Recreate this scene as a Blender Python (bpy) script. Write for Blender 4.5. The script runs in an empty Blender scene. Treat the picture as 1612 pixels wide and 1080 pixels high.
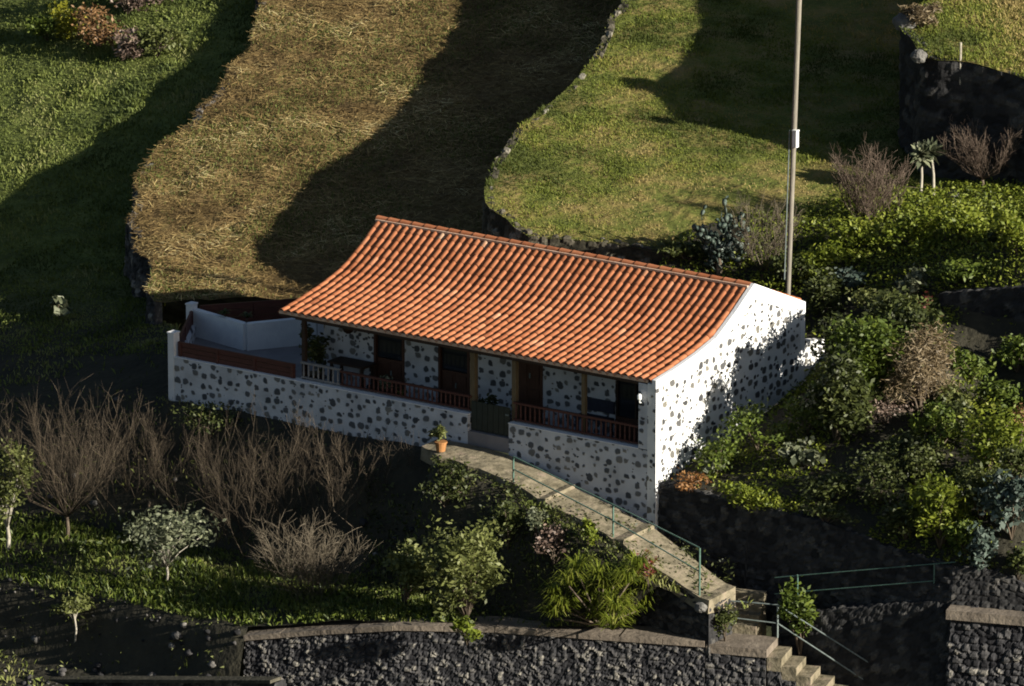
import bpy, math, random
import numpy as np
from mathutils import Vector
from mathutils.geometry import delaunay_2d_cdt

RS = np.random.RandomState(7)
random.seed(7)
scene = bpy.context.scene
COL = scene.collection
PI = math.pi

# ------------------------------------------------------------------ camera model (px = pixels of the 1612x1080 photo)
AZ, EL = math.radians(36), math.radians(15)
DIST = 180.0
cr = np.array([math.cos(AZ), math.sin(AZ), 0.0])
cfh = np.array([-math.sin(AZ), math.cos(AZ), 0.0])
cf = cfh * math.cos(EL) + np.array([0, 0, -math.sin(EL)])
cu = np.cross(cr, cf)
TGT = np.array([-4.2, 0, 2.36])
CAM = TGT - cf * DIST
FPX = 65.8 * DIST

def ray(px, py): return cf + cr * (px - 806) / FPX + cu * (540 - py) / FPX
def onpl(px, py, P):
    d = ray(px, py)
    t = (P[0] + P[1] * CAM[0] + P[2] * CAM[1] - CAM[2]) / (d[2] - P[1] * d[0] - P[2] * d[1])
    return CAM + d * t
def atY(px, py, y):
    d = ray(px, py)
    return CAM + d * (y - CAM[1]) / d[1]
def atZ(px, py, z): return onpl(px, py, (z, 0, 0))

SUN_EL, SUN_B = math.radians(19), math.radians(5)
SUN = np.array([math.cos(SUN_EL) * math.cos(SUN_B), math.cos(SUN_EL) * math.sin(SUN_B), math.sin(SUN_EL)])

def plane(g, gs, p):
    gx = -g * math.sin(AZ) + gs * math.cos(AZ); gy = g * math.cos(AZ) + gs * math.sin(AZ)
    return (p[2] - gx * p[0] - gy * p[1], gx, gy)
def pz(P, x, y): return P[0] + P[1] * x + P[2] * y

# ------------------------------------------------------------------ noise
def _hash(ix, iy, seed):
    n = (ix * 374761393 + iy * 668265263 + seed * 1442695041) & 0x7fffffff
    n = (n ^ (n >> 13)) * 1274126177 & 0x7fffffff
    return ((n ^ (n >> 16)) & 0xffff) / 65535.0
def vnoise(x, y, seed=0):
    x = np.asarray(x, float); y = np.asarray(y, float)
    ix = np.floor(x).astype(np.int64); iy = np.floor(y).astype(np.int64)
    fx = x - ix; fy = y - iy
    fx = fx * fx * (3 - 2 * fx); fy = fy * fy * (3 - 2 * fy)
    a = _hash(ix, iy, seed); b = _hash(ix + 1, iy, seed); c = _hash(ix, iy + 1, seed); d = _hash(ix + 1, iy + 1, seed)
    return (a * (1 - fx) + b * fx) * (1 - fy) + (c * (1 - fx) + d * fx) * fy
def fbm(x, y, seed=0, o=3):
    s = 0; amp = .5; x = np.asarray(x, float); y = np.asarray(y, float)
    for i in range(o):
        s = s + amp * vnoise(x * 2 ** i, y * 2 ** i, seed + i); amp *= .5
    return s

# ------------------------------------------------------------------ objects
ROOT = {}
def link_props(o, label=None, cat=None, group=None, kind=None):
    if label: o['label'] = label
    if cat: o['category'] = cat
    if group: o['group'] = group
    if kind: o['kind'] = kind
    return o
def thing(name, label, cat, loc, group=None):
    o = bpy.data.objects.new(name, None); COL.objects.link(o)
    o.empty_display_size = .2
    o.location = loc
    ROOT[o.name] = np.array(loc, float)
    return link_props(o, label, cat, group)
def rootloc(o):
    if o is None: return np.zeros(3)
    return ROOT[o.name]
def mesh_np(name, V, F, mats, tint=None, smooth=False, midx=None):
    """V (n,3); F (m,k) uniform int array or list of lists"""
    me = bpy.data.meshes.new(name)
    V = np.asarray(V, np.float32)
    if isinstance(F, np.ndarray):
        m, k = F.shape
        me.vertices.add(len(V)); me.vertices.foreach_set('co', V.ravel())
        me.loops.add(m * k); me.loops.foreach_set('vertex_index', F.astype(np.int32).ravel())
        me.polygons.add(m)
        me.polygons.foreach_set('loop_start', np.arange(0, m * k, k, dtype=np.int32))
        me.polygons.foreach_set('loop_total', np.full(m, k, np.int32))
        me.update(calc_edges=True)
    else:
        me.from_pydata([tuple(map(float, v)) for v in V], [], [tuple(f) for f in F]); me.update()
    if not isinstance(mats, (list, tuple)): mats = [mats]
    for mt in mats: me.materials.append(mt)
    if midx is not None: me.polygons.foreach_set('material_index', np.asarray(midx, np.int32))
    if smooth: me.polygons.foreach_set('use_smooth', np.ones(len(me.polygons), bool))
    if tint is not None:
        at = me.attributes.new('tint', 'FLOAT', 'POINT')
        at.data.foreach_set('value', np.asarray(tint, np.float32))
    me.validate(clean_customdata=False)
    return me
def part(name, V, F, mat, parent, tint=None, smooth=False, label=None, kind=None):
    base = rootloc(parent)
    o = bpy.data.objects.new(name, mesh_np(name, np.asarray(V, float) - base, F, mat, tint, smooth))
    COL.objects.link(o); o.parent = parent
    ROOT[o.name] = base
    if label: o['label'] = label
    if kind: o['kind'] = kind
    return o
def solo(name, V, F, mat, label=None, cat=None, group=None, kind=None, tint=None, smooth=False):
    V = np.asarray(V, float)
    if kind in ('structure', 'stuff'): base = np.zeros(3)
    else: base = np.array([(V[:, 0].min() + V[:, 0].max()) / 2, (V[:, 1].min() + V[:, 1].max()) / 2, V[:, 2].min()])
    o = bpy.data.objects.new(name, mesh_np(name, V - base, F, mat, tint, smooth))
    COL.objects.link(o); o.location = base
    ROOT[o.name] = base
    return link_props(o, label, cat, group, kind)

class MB:
    def __init__(s): s.v = []; s.f = []
    def add(s, V, F):
        n = len(s.v); s.v += [tuple(p) for p in V]; s.f += [tuple(i + n for i in f) for f in F]; return s
    def box(s, x0, x1, y0, y1, z0, z1):
        return s.add([(x0, y0, z0), (x1, y0, z0), (x1, y1, z0), (x0, y1, z0), (x0, y0, z1), (x1, y0, z1), (x1, y1, z1), (x0, y1, z1)],
                     [(0, 3, 2, 1), (4, 5, 6, 7), (0, 1, 5, 4), (1, 2, 6, 5), (2, 3, 7, 6), (3, 0, 4, 7)])
    def beam(s, p, q, w, h, z0=None):
        """box between plan points p,q (3D); width w across, height h upward"""
        p = np.array(p, float); q = np.array(q, float); d = q - p; d[2] = 0; d /= np.linalg.norm(d)
        n = np.array([-d[1], d[0], 0]) * w / 2; k = np.array([0, 0, h])
        return s.add([p - n, q - n, q + n, p + n, p - n + k, q - n + k, q + n + k, p + n + k],
                     [(0, 3, 2, 1), (4, 5, 6, 7), (0, 1, 5, 4), (1, 2, 6, 5), (2, 3, 7, 6), (3, 0, 4, 7)])
    def prism(s, poly, z0, z1):
        """poly list of (x,y) or (x,y,z); if 3D the top follows z, bottom z0"""
        n = len(poly)
        T = [(p[0], p[1], (p[2] if len(p) > 2 else z1)) for p in poly]; B = [(p[0], p[1], z0) for p in poly]
        return s.add(B + T, [tuple(range(n - 1, -1, -1)), tuple(range(n, 2 * n))] + [(i, (i + 1) % n, n + (i + 1) % n, n + i) for i in range(n)])
    def tube(s, pts, rad, k=8):
        V, F, _ = tubes([(pts, rad if hasattr(rad, '__len__') else [rad] * len(pts))], k)
        return s.add(V, F.tolist())
    def part(s, name, mat, parent, **kw): return part(name, s.v, s.f, mat, parent, **kw)
    def solo(s, name, mat, label=None, cat=None, **kw): return solo(name, s.v, s.f, mat, label, cat, **kw)

def tubes(lines, k=4):
    VV = []; FF = []; TT = []; off = 0
    ang = np.arange(k) * 2 * PI / k
    for li, (pts, rad) in enumerate(lines):
        P = np.asarray(pts, float); n = len(P)
        D = np.gradient(P, axis=0); D /= np.linalg.norm(D, axis=1)[:, None] + 1e-9
        ref = np.array([0.31, 0.87, 0.38]) if abs(D[0] @ np.array([.31, .87, .38])) < .9 else np.array([1., 0, 0])
        A = np.cross(D, ref); A /= np.linalg.norm(A, axis=1)[:, None] + 1e-9
        B = np.cross(D, A)
        R = np.asarray(rad, float)[:, None, None]
        V = P[:, None, :] + R * (A[:, None, :] * np.cos(ang)[None, :, None] + B[:, None, :] * np.sin(ang)[None, :, None])
        VV.append(V.reshape(-1, 3))
        i = np.arange(n - 1)[:, None] * k; j = np.arange(k)[None, :]; j2 = (j + 1) % k
        FF.append((np.stack([i + j, i + j2, i + k + j2, i + k + j], -1).reshape(-1, 4)) + off)
        TT.append(np.full(n * k, RS.rand()))
        # caps
        if k == 4:
            FF.append(np.array([[3, 2, 1, 0], [(n - 1) * 4, (n - 1) * 4 + 1, (n - 1) * 4 + 2, (n - 1) * 4 + 3]]) + off)
        off += n * k
    return np.concatenate(VV), np.concatenate(FF), np.concatenate(TT)

# ------------------------------------------------------------------ materials
def newmat(name):
    m = bpy.data.materials.new(name); m.use_nodes = True
    nt = m.node_tree; nt.nodes.clear()
    out = nt.nodes.new('ShaderNodeOutputMaterial'); b = nt.nodes.new('ShaderNodeBsdfPrincipled')
    nt.links.new(b.outputs[0], out.inputs[0])
    return m, nt, b, out
def N(nt, t, **kw):
    n = nt.nodes.new(t)
    for k, v in kw.items():
        if k.startswith('i_'): n.inputs[int(k[2:])].default_value = v
        else: setattr(n, k, v)
    return n
def ramp(nt, src, stops):
    r = nt.nodes.new('ShaderNodeValToRGB')
    e = r.color_ramp.elements
    while len(e) > 1: e.remove(e[-1])
    for i, (p, c) in enumerate(stops):
        el = e[0] if i == 0 else e.new(p)
        el.position = p; el.color = (*c, 1) if len(c) == 3 else c
    nt.links.new(src, r.inputs[0]); return r
def mat_noise(name, stops, scale=3, detail=5, rough=.85, bump=.0, bscale=None, spec=.25, coords='Object', stretch=None, metallic=0):
    m, nt, b, out = newmat(name)
    tc = N(nt, 'ShaderNodeTexCoord'); src = tc.outputs[coords]
    if stretch:
        mp = N(nt, 'ShaderNodeMapping'); mp.inputs['Scale'].default_value = stretch; nt.links.new(src, mp.inputs[0]); src = mp.outputs[0]
    nz = N(nt, 'ShaderNodeTexNoise'); nz.inputs['Scale'].default_value = scale; nz.inputs['Detail'].default_value = detail
    nz.inputs['Roughness'].default_value = .65
    nt.links.new(src, nz.inputs['Vector'])
    r = ramp(nt, nz.outputs['Fac'], stops)
    nt.links.new(r.outputs[0], b.inputs['Base Color'])
    b.inputs['Roughness'].default_value = rough; b.inputs['Specular IOR Level'].default_value = spec; b.inputs['Metallic'].default_value = metallic
    if bump:
        n2 = N(nt, 'ShaderNodeTexNoise'); n2.inputs['Scale'].default_value = bscale or scale * 3; n2.inputs['Detail'].default_value = 6
        nt.links.new(src, n2.inputs['Vector'])
        bp = N(nt, 'ShaderNodeBump'); bp.inputs['Strength'].default_value = 1; bp.inputs['Distance'].default_value = bump
        nt.links.new(n2.outputs['Fac'], bp.inputs['Height']); nt.links.new(bp.outputs[0], b.inputs['Normal'])
    return m
def mat_tint(name, stops, rough=.8, spec=.2, trans=0.0, nscale=0, namp=.3, bump=0):
    """colour by the per-piece 'tint' attribute (each leaf, tile or stone its own)"""
    m, nt, b, out = newmat(name)
    at = N(nt, 'ShaderNodeAttribute', attribute_name='tint'); src = at.outputs['Fac']
    if nscale:
        tc = N(nt, 'ShaderNodeTexCoord'); nz = N(nt, 'ShaderNodeTexNoise'); nz.inputs['Scale'].default_value = nscale; nz.inputs['Detail'].default_value = 5
        nt.links.new(tc.outputs['Object'], nz.inputs['Vector'])
        ma = N(nt, 'ShaderNodeMath', operation='SUBTRACT'); nt.links.new(nz.outputs['Fac'], ma.inputs[0]); ma.inputs[1].default_value = .5
        mb = N(nt, 'ShaderNodeMath', operation='MULTIPLY_ADD'); nt.links.new(ma.outputs[0], mb.inputs[0]); mb.inputs[1].default_value = namp * 2; nt.links.new(src, mb.inputs[2])
        src = mb.outputs[0]
        if bump:
            bp = N(nt, 'ShaderNodeBump'); bp.inputs['Distance'].default_value = bump
            nt.links.new(nz.outputs['Fac'], bp.inputs['Height']); nt.links.new(bp.outputs[0], b.inputs['Normal'])
    r = ramp(nt, src, stops)
    nt.links.new(r.outputs[0], b.inputs['Base Color'])
    b.inputs['Roughness'].default_value = rough; b.inputs['Specular IOR Level'].default_value = spec
    if trans:
        tr = N(nt, 'ShaderNodeBsdfTranslucent'); nt.links.new(r.outputs[0], tr.inputs[0])
        mx = N(nt, 'ShaderNodeMixShader'); mx.inputs[0].default_value = trans
        nt.links.new(b.outputs[0], mx.inputs[1]); nt.links.new(tr.outputs[0], mx.inputs[2]); nt.links.new(mx.outputs[0], out.inputs[0])
    return m
def mat_rubble(name, cell=.285, lo=.15, hi=.34, stone=((.05, .055, .062), (.10, .105, .112), (.20, .19, .17)), white=(.78, .77, .74)):
    """lime-washed wall with the faces of dark basalt stones left bare"""
    m, nt, b, out = newmat(name)
    tc = N(nt, 'ShaderNodeTexCoord'); sp = N(nt, 'ShaderNodeSeparateXYZ'); nt.links.new(tc.outputs['Object'], sp.inputs[0])
    ad = N(nt, 'ShaderNodeMath', operation='ADD'); nt.links.new(sp.outputs[0], ad.inputs[0]); nt.links.new(sp.outputs[1], ad.inputs[1])
    cb = N(nt, 'ShaderNodeCombineXYZ'); nt.links.new(ad.outputs[0], cb.inputs[0]); nt.links.new(sp.outputs[2], cb.inputs[1])
    nz = N(nt, 'ShaderNodeTexNoise'); nz.inputs['Scale'].default_value = 5; nz.inputs['Detail'].default_value = 3; nt.links.new(cb.outputs[0], nz.inputs['Vector'])
    sb = N(nt, 'ShaderNodeVectorMath', operation='SUBTRACT'); nt.links.new(nz.outputs['Color'], sb.inputs[0]); sb.inputs[1].default_value = (.5, .5, .5)
    sc = N(nt, 'ShaderNodeVectorMath', operation='SCALE'); nt.links.new(sb.outputs[0], sc.inputs[0]); sc.inputs['Scale'].default_value = .13
    av = N(nt, 'ShaderNodeVectorMath', operation='ADD'); nt.links.new(cb.outputs[0], av.inputs[0]); nt.links.new(sc.outputs[0], av.inputs[1])
    mp = N(nt, 'ShaderNodeMapping'); mp.inputs['Scale'].default_value = (1 / cell, 1.18 / cell, 1); nt.links.new(av.outputs[0], mp.inputs[0])
    vo = N(nt, 'ShaderNodeTexVoronoi', voronoi_dimensions='2D', feature='F1', distance='MINKOWSKI')
    vo.inputs['Scale'].default_value = 1; vo.inputs['Randomness'].default_value = .66; vo.inputs['Exponent'].default_value = 2.6
    nt.links.new(mp.outputs[0], vo.inputs['Vector'])
    sc2 = N(nt, 'ShaderNodeSeparateColor'); nt.links.new(vo.outputs['Color'], sc2.inputs[0])
    def layer(v_, mr_lo, mr_hi, col):
        mr = N(nt, 'ShaderNodeMapRange'); mr.inputs[3].default_value = mr_lo; mr.inputs[4].default_value = mr_hi; nt.links.new(col.outputs[0], mr.inputs[0])
        df = N(nt, 'ShaderNodeMath', operation='SUBTRACT'); nt.links.new(mr.outputs[0], df.inputs[0]); nt.links.new(v_.outputs['Distance'], df.inputs[1])
        m2 = N(nt, 'ShaderNodeMapRange', interpolation_type='SMOOTHSTEP'); m2.inputs[1].default_value = -.06; m2.inputs[2].default_value = .07; nt.links.new(df.outputs[0], m2.inputs[0]); return m2
    ms1 = layer(vo, lo, hi, sc2)
    mp2 = N(nt, 'ShaderNodeMapping'); mp2.inputs['Scale'].default_value = (2.1 / cell, 2.6 / cell, 1); mp2.inputs['Location'].default_value = (3.3, 7.7, 0); nt.links.new(av.outputs[0], mp2.inputs[0])
    vo2 = N(nt, 'ShaderNodeTexVoronoi', voronoi_dimensions='2D', feature='F1'); vo2.inputs['Scale'].default_value = 1; nt.links.new(mp2.outputs[0], vo2.inputs['Vector'])
    sc3 = N(nt, 'ShaderNodeSeparateColor'); nt.links.new(vo2.outputs['Color'], sc3.inputs[0])
    ms2 = layer(vo2, -1.1, .40, sc3)
    ms = N(nt, 'ShaderNodeMath', operation='MAXIMUM'); nt.links.new(ms1.outputs[0], ms.inputs[0]); nt.links.new(ms2.outputs[0], ms.inputs[1])
    st = ramp(nt, sc2.outputs[1], [(0, stone[0]), (.6, stone[1]), (1, stone[2])])
    n2 = N(nt, 'ShaderNodeTexNoise'); n2.inputs['Scale'].default_value = 1.3; n2.inputs['Detail'].default_value = 6; nt.links.new(cb.outputs[0], n2.inputs['Vector'])
    wr = ramp(nt, n2.outputs['Fac'], [(.28, tuple(c * .62 for c in white)), (.45, tuple(c * .88 for c in white)), (.62, white)])
    mx = N(nt, 'ShaderNodeMix', data_type='RGBA'); nt.links.new(ms.outputs[0], mx.inputs[0]); nt.links.new(wr.outputs[0], mx.inputs[6]); nt.links.new(st.outputs[0], mx.inputs[7])
    nt.links.new(mx.outputs[2], b.inputs['Base Color']); b.inputs['Roughness'].default_value = .9; b.inputs['Specular IOR Level'].default_value = .15
    n3 = N(nt, 'ShaderNodeTexNoise'); n3.inputs['Scale'].default_value = 14; nt.links.new(tc.outputs['Object'], n3.inputs['Vector'])
    hm = N(nt, 'ShaderNodeMath', operation='MULTIPLY_ADD'); nt.links.new(ms.outputs[0], hm.inputs[0]); hm.inputs[1].default_value = .8; nt.links.new(n3.outputs['Fac'], hm.inputs[2])
    bp = N(nt, 'ShaderNodeBump'); bp.inputs['Distance'].default_value = .02; bp.inputs['Strength'].default_value = .8; nt.links.new(hm.outputs[0], bp.inputs['Height'])
    nt.links.new(bp.outputs[0], b.inputs['Normal'])
    return m

M = {}
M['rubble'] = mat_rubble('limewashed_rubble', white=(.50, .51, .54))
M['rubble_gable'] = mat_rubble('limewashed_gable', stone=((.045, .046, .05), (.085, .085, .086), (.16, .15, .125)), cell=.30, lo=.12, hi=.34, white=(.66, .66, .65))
M['white'] = mat_noise('white_plaster', [(.3, (.52, .53, .56)), (.6, (.66, .66, .66))], 1.6, bump=.006, bscale=20)
M['tile'] = mat_tint('clay_roof_tile', [(0, (.19, .064, .030)), (.3, (.33, .120, .055)), (.7, (.41, .160, .078)), (.95, (.47, .235, .135)), (1, (.50, .32, .21))], .9, .1, nscale=7, namp=.22, bump=.004)
M['mortar'] = mat_noise('lime_mortar', [(.3, (.42, .26, .17)), (.65, (.60, .44, .33))], 6, bump=.01)
M['darkwood'] = mat_noise('dark_brown_wood', [(.3, (.022, .014, .010)), (.7, (.05, .028, .018))], 4, stretch=(1, 1, 6), rough=.6)
M['brownwood'] = mat_noise('brown_painted_wood', [(.3, (.055, .020, .015)), (.7, (.095, .035, .026))], 4, stretch=(1, 1, 6), rough=.55)
M['doorwood'] = mat_noise('door_wood', [(.3, (.045, .020, .013)), (.7, (.08, .036, .022))], 5, stretch=(6, 6, 1), rough=.5)
M['palewood'] = mat_noise('pale_painted_wood', [(.3, (.15, .14, .14)), (.7, (.24, .23, .22))], 5, rough=.6)
M['postwood'] = mat_noise('old_post_wood', [(.3, (.09, .065, .035)), (.7, (.15, .11, .06))], 5, stretch=(6, 6, 1), rough=.7)
M['polewood'] = mat_noise('weathered_pole_wood', [(.3, (.12, .11, .09)), (.7, (.23, .21, .175))], 4, stretch=(8, 8, .6), rough=.8, bump=.006)
M['gate'] = mat_noise('dark_green_gate', [(.3, (.015, .02, .016)), (.7, (.028, .034, .028))], 6, rough=.5)
M['greenmetal'] = mat_noise('green_painted_pipe', [(.3, (.05, .10, .08)), (.7, (.10, .165, .135))], 9, rough=.45)
M['greymetal'] = mat_noise('galvanised_pipe', [(.3, (.10, .125, .12)), (.7, (.18, .21, .205))], 9, rough=.45)
M['boxgrey'] = mat_noise('grey_white_plastic', [(.3, (.55, .57, .55)), (.7, (.68, .69, .67))], 5, rough=.5)
M['glass_dark'] = mat_noise('dark_window_glass', [(.3, (.012, .014, .018)), (.7, (.02, .024, .03))], 2, rough=.08, spec=.5)
M['concrete'] = mat_noise('worn_concrete', [(.25, (.05, .044, .028)), (.42, (.115, .10, .066)), (.55, (.185, .16, .11)), (.66, (.21, .165, .125)), (.8, (.30, .265, .20))], 2.6, 9, bump=.05, bscale=6)
M['coping'] = mat_noise('reddish_concrete_coping', [(.25, (.075, .063, .05)), (.5, (.145, .12, .095)), (.75, (.22, .185, .145))], 2.2, 8, bump=.03, bscale=8)
M['ledge'] = mat_noise('mossy_ledge', [(.3, (.02, .02, .014)), (.55, (.06, .055, .04)), (.75, (.13, .12, .09))], 5, 8, bump=.04)
M['floor'] = mat_noise('terrace_cement_floor', [(.3, (.16, .15, .15)), (.7, (.23, .21, .21))], 2, bump=.004)
M['lava'] = mat_tint('dark_lava_stone', [(0, (.012, .012, .013)), (.45, (.035, .034, .036)), (.8, (.075, .071, .068)), (1, (.19, .175, .155))], .9, .2, nscale=14, namp=.35, bump=.02)
M['lava_shade'] = mat_tint('shade_darkened_lava_stone', [(0, (.016, .016, .017)), (.5, (.030, .030, .031)), (.9, (.05, .049, .048)), (1, (.08, .076, .07))], .95, .1, nscale=14, namp=.3, bump=.015)  # lava stone for shaded wall faces, their shade put into the colour
M['lava_lit'] = mat_tint('grey_lava_stone', [(0, (.010, .010, .012)), (.45, (.030, .030, .033)), (.8, (.062, .060, .060)), (1, (.16, .15, .13))], .9, .2, nscale=14, namp=.35, bump=.02)
M['lava_edge'] = mat_tint('edge_field_stone', [(0, (.015, .014, .010)), (.5, (.04, .036, .024)), (.85, (.09, .08, .06)), (1, (.20, .185, .15))], .9, .2, nscale=12, namp=.35, bump=.02)
M['soil'] = mat_noise('dark_volcanic_soil', [(.3, (.018, .017, .012)), (.6, (.034, .031, .020)), (.8, (.055, .047, .030))], 1.3, 8, bump=.08, bscale=5)
def mat_slope():
    # bare dark soil on the bank, thin green sward on the field that starts behind it
    m = mat_noise('slope_soil', [(.3, (.018, .017, .012)), (.6, (.034, .031, .020)), (.8, (.055, .047, .030))], 1.3, 8, bump=.08, bscale=5)
    nt = m.node_tree; b = nt.nodes['Principled BSDF']; old = b.inputs['Base Color'].links[0].from_socket
    nz = [n for n in nt.nodes if n.type == 'TEX_NOISE'][0]
    gr = ramp(nt, nz.outputs['Fac'], [(.28, (.035, .046, .012)), (.5, (.085, .105, .022)), (.7, (.14, .15, .04)), (.85, (.17, .15, .06))])
    tc = N(nt, 'ShaderNodeTexCoord'); sp = N(nt, 'ShaderNodeSeparateXYZ'); nt.links.new(tc.outputs['Object'], sp.inputs[0])
    mr = N(nt, 'ShaderNodeMapRange'); mr.inputs[1].default_value = 4; mr.inputs[2].default_value = 9; nt.links.new(sp.outputs[1], mr.inputs[0])
    mx = N(nt, 'ShaderNodeMix', data_type='RGBA'); nt.links.new(mr.outputs[0], mx.inputs[0]); nt.links.new(old, mx.inputs[6]); nt.links.new(gr.outputs[0], mx.inputs[7]); nt.links.new(mx.outputs[2], b.inputs['Base Color'])
    return m
M['soil_slope'] = mat_slope()
M['soil_straw'] = mat_noise('stubble_soil', [(.3, (.075, .050, .022)), (.5, (.165, .112, .046)), (.62, (.185, .14, .052)), (.75, (.25, .185, .08))], 1.6, 9, bump=.12, bscale=4)
M['soil_green'] = mat_noise('grassy_soil', [(.28, (.05, .06, .012)), (.46, (.095, .108, .02)), (.58, (.16, .13, .04)), (.7, (.21, .155, .065))], 1.0, 9, bump=.12, bscale=4)
M['hill'] = mat_noise('far_scrub_hillside', [(.3, (.008, .010, .004)), (.6, (.022, .026, .010)), (.8, (.04, .036, .018))], .15, 9, bump=.4, bscale=.8)
M['straw'] = mat_tint('cut_straw', [(0, (.10, .066, .026)), (.35, (.235, .16, .062)), (.7, (.36, .255, .105)), (.92, (.50, .39, .17)), (1, (.62, .52, .27))], .75, .25, trans=.15)
M['grass'] = mat_tint('meadow_grass', [(0, (.05, .066, .010)), (.35, (.11, .138, .018)), (.6, (.155, .172, .026)), (.8, (.20, .175, .045)), (1, (.27, .21, .08))], .7, .25, trans=.25)
M['lush'] = mat_tint('lush_weed', [(0, (.045, .062, .014)), (.4, (.10, .128, .026)), (.8, (.16, .185, .045)), (1, (.22, .22, .085))], .7, .25, trans=.25)
M['bark'] = mat_noise('grey_brown_bark', [(.3, (.06, .045, .032)), (.7, (.14, .11, .08))], 8, stretch=(1, 1, .3), bump=.01)
M['palebark'] = mat_noise('pale_bark', [(.3, (.22, .20, .16)), (.7, (.38, .35, .29))], 8, bump=.008)
M['twig'] = mat_tint('brown_twigs', [(0, (.032, .025, .018)), (.6, (.07, .054, .038)), (1, (.14, .112, .08))], .85, .15)
M['twig_red'] = mat_tint('reddish_twigs', [(0, (.05, .034, .026)), (.6, (.10, .074, .056)), (1, (.17, .13, .10))], .85, .15)
M['twig_pale'] = mat_tint('pale_dry_twigs', [(0, (.07, .056, .04)), (.6, (.12, .10, .072)), (1, (.18, .152, .11))], .85, .15)
def leafmat(name, a, b, c, d=None, trans=.25, rough=.55):
    return mat_tint(name, [(0, a), (.45, b), (.9, c), (1, d or c)], rough, .35, trans=trans)
M['l_green'] = leafmat('mid_green_leaf', (.024, .04, .007), (.068, .10, .013), (.125, .16, .023), (.19, .20, .06), trans=.3)
M['l_bright'] = leafmat('bright_green_leaf', (.045, .065, .007), (.13, .165, .015), (.21, .235, .03), (.30, .30, .08), trans=.35)
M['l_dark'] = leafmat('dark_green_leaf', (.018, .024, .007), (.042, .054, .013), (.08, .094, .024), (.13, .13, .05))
M['l_olive'] = leafmat('olive_leaf', (.04, .048, .014), (.10, .115, .03), (.17, .185, .06), (.27, .27, .13), trans=.3)
M['l_silver'] = leafmat('silvery_leaf', (.04, .05, .028), (.10, .115, .065), (.20, .21, .13), (.34, .34, .24))
M['l_blue'] = leafmat('blue_green_leaf', (.02, .036, .028), (.06, .085, .068), (.13, .165, .14), (.24, .28, .25))
M['l_yellow'] = leafmat('yellow_green_leaf', (.08, .08, .006), (.18, .18, .012), (.30, .28, .02), (.40, .36, .05))
M['l_dry'] = leafmat('dry_leaf', (.06, .042, .02), (.13, .095, .05), (.21, .165, .10), (.30, .25, .17), trans=.1)
M['l_rust'] = leafmat('rust_leaf', (.07, .038, .015), (.14, .075, .03), (.20, .115, .05), (.22, .16, .09), trans=.1)
M['l_pink'] = leafmat('pinkish_dry_leaf', (.06, .04, .032), (.13, .09, .07), (.21, .155, .12), (.30, .24, .20), trans=.1)
M['red'] = leafmat('red_petal', (.03, .03, .01), (.11, .025, .018), (.20, .04, .03))
M['orange'] = leafmat('orange_petal', (.10, .045, .015), (.19, .085, .025), (.27, .15, .05))
M['terracotta'] = mat_noise('terracotta_pot', [(.3, (.22, .10, .035)), (.7, (.33, .16, .06))], 6, rough=.8)
M['bluewood'] = mat_noise('blue_painted_wood', [(.3, (.016, .018, .03)), (.7, (.026, .03, .05))], 6, rough=.6)
M['rock'] = mat_noise('pale_rock', [(.3, (.07, .068, .064)), (.7, (.17, .165, .155))], 3, bump=.05)

# ------------------------------------------------------------------ terrain functions
P2 = plane(.15, .10, atY(300, 475, 5.0))
P3 = plane(.15, 0.0, atY(1000, 400, 8.0))
E2px = [(425, -160), (418, -60), (405, 0), (400, 60), (370, 110), (330, 165), (285, 200), (240, 230), (215, 280), (206, 330), (212, 365), (232, 425), (255, 475)]
E3px = [(1030, -160), (1000, -60), (980, 0), (940, 80), (885, 150), (830, 195), (790, 240), (762, 278), (766, 312), (800, 358)]
def jitter_line(pts, step=.35, amp=.10, seed=1):
    P = np.asarray(pts, float); out = []
    for a_, b_ in zip(P[:-1], P[1:]):
        n = max(1, int(np.linalg.norm(b_ - a_) / step))
        for i in range(n): out.append(a_ + (b_ - a_) * i / n)
    out.append(P[-1]); out = np.array(out)
    # round the corners
    for _ in range(3): out[1:-1] = (out[:-2] + 2 * out[1:-1] + out[2:]) / 4
    s = np.arange(len(out)) * step
    out[:, 0] += amp * 2 * (vnoise(s * 1.1, s * 0 + 3, seed) - .5); out[:, 1] += amp * 2 * (vnoise(s * 1.1, s * 0 + 9, seed) - .5)
    return out
E2 = jitter_line([onpl(x, y, P2) for x, y in E2px], seed=11, amp=.26)
E3 = jitter_line([onpl(x, y, P3) for x, y in E3px], seed=23, amp=.13)
w_mid = onpl(212, 340, P2)
P1 = plane(.2, .2, w_mid - np.array([0, 0, 1.4]))
STEP4 = 3.1
_q = onpl(1445, 80, P3)
P4 = (P3[0] + STEP4, P3[1], P3[2])

class TPS:
    def __init__(s, pts, lam=.02):
        P = np.asarray(pts, float); s.xy = P[:, :2]; n = len(P)
        K = s._k(s.xy, s.xy) + lam * np.eye(n); A = np.hstack([np.ones((n, 1)), s.xy])
        L = np.block([[K, A], [A.T, np.zeros((3, 3))]])
        s.w = np.linalg.solve(L, np.concatenate([P[:, 2], np.zeros(3)]))
    def _k(s, a, b):
        r2 = ((a[:, None] - b[None]) ** 2).sum(-1); return .5 * r2 * np.log(r2 + 1e-9)
    def __call__(s, x, y):
        sh = np.shape(x); q = np.stack([np.ravel(x), np.ravel(y)], 1).astype(float); out = []
        for i in range(0, len(q), 20000):
            qq = q[i:i + 20000]
            out.append(s._k(qq, s.xy) @ s.w[:-3] + np.hstack([np.ones((len(qq), 1)), qq]) @ s.w[-3:])
        return np.concatenate(out).reshape(sh)

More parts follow.
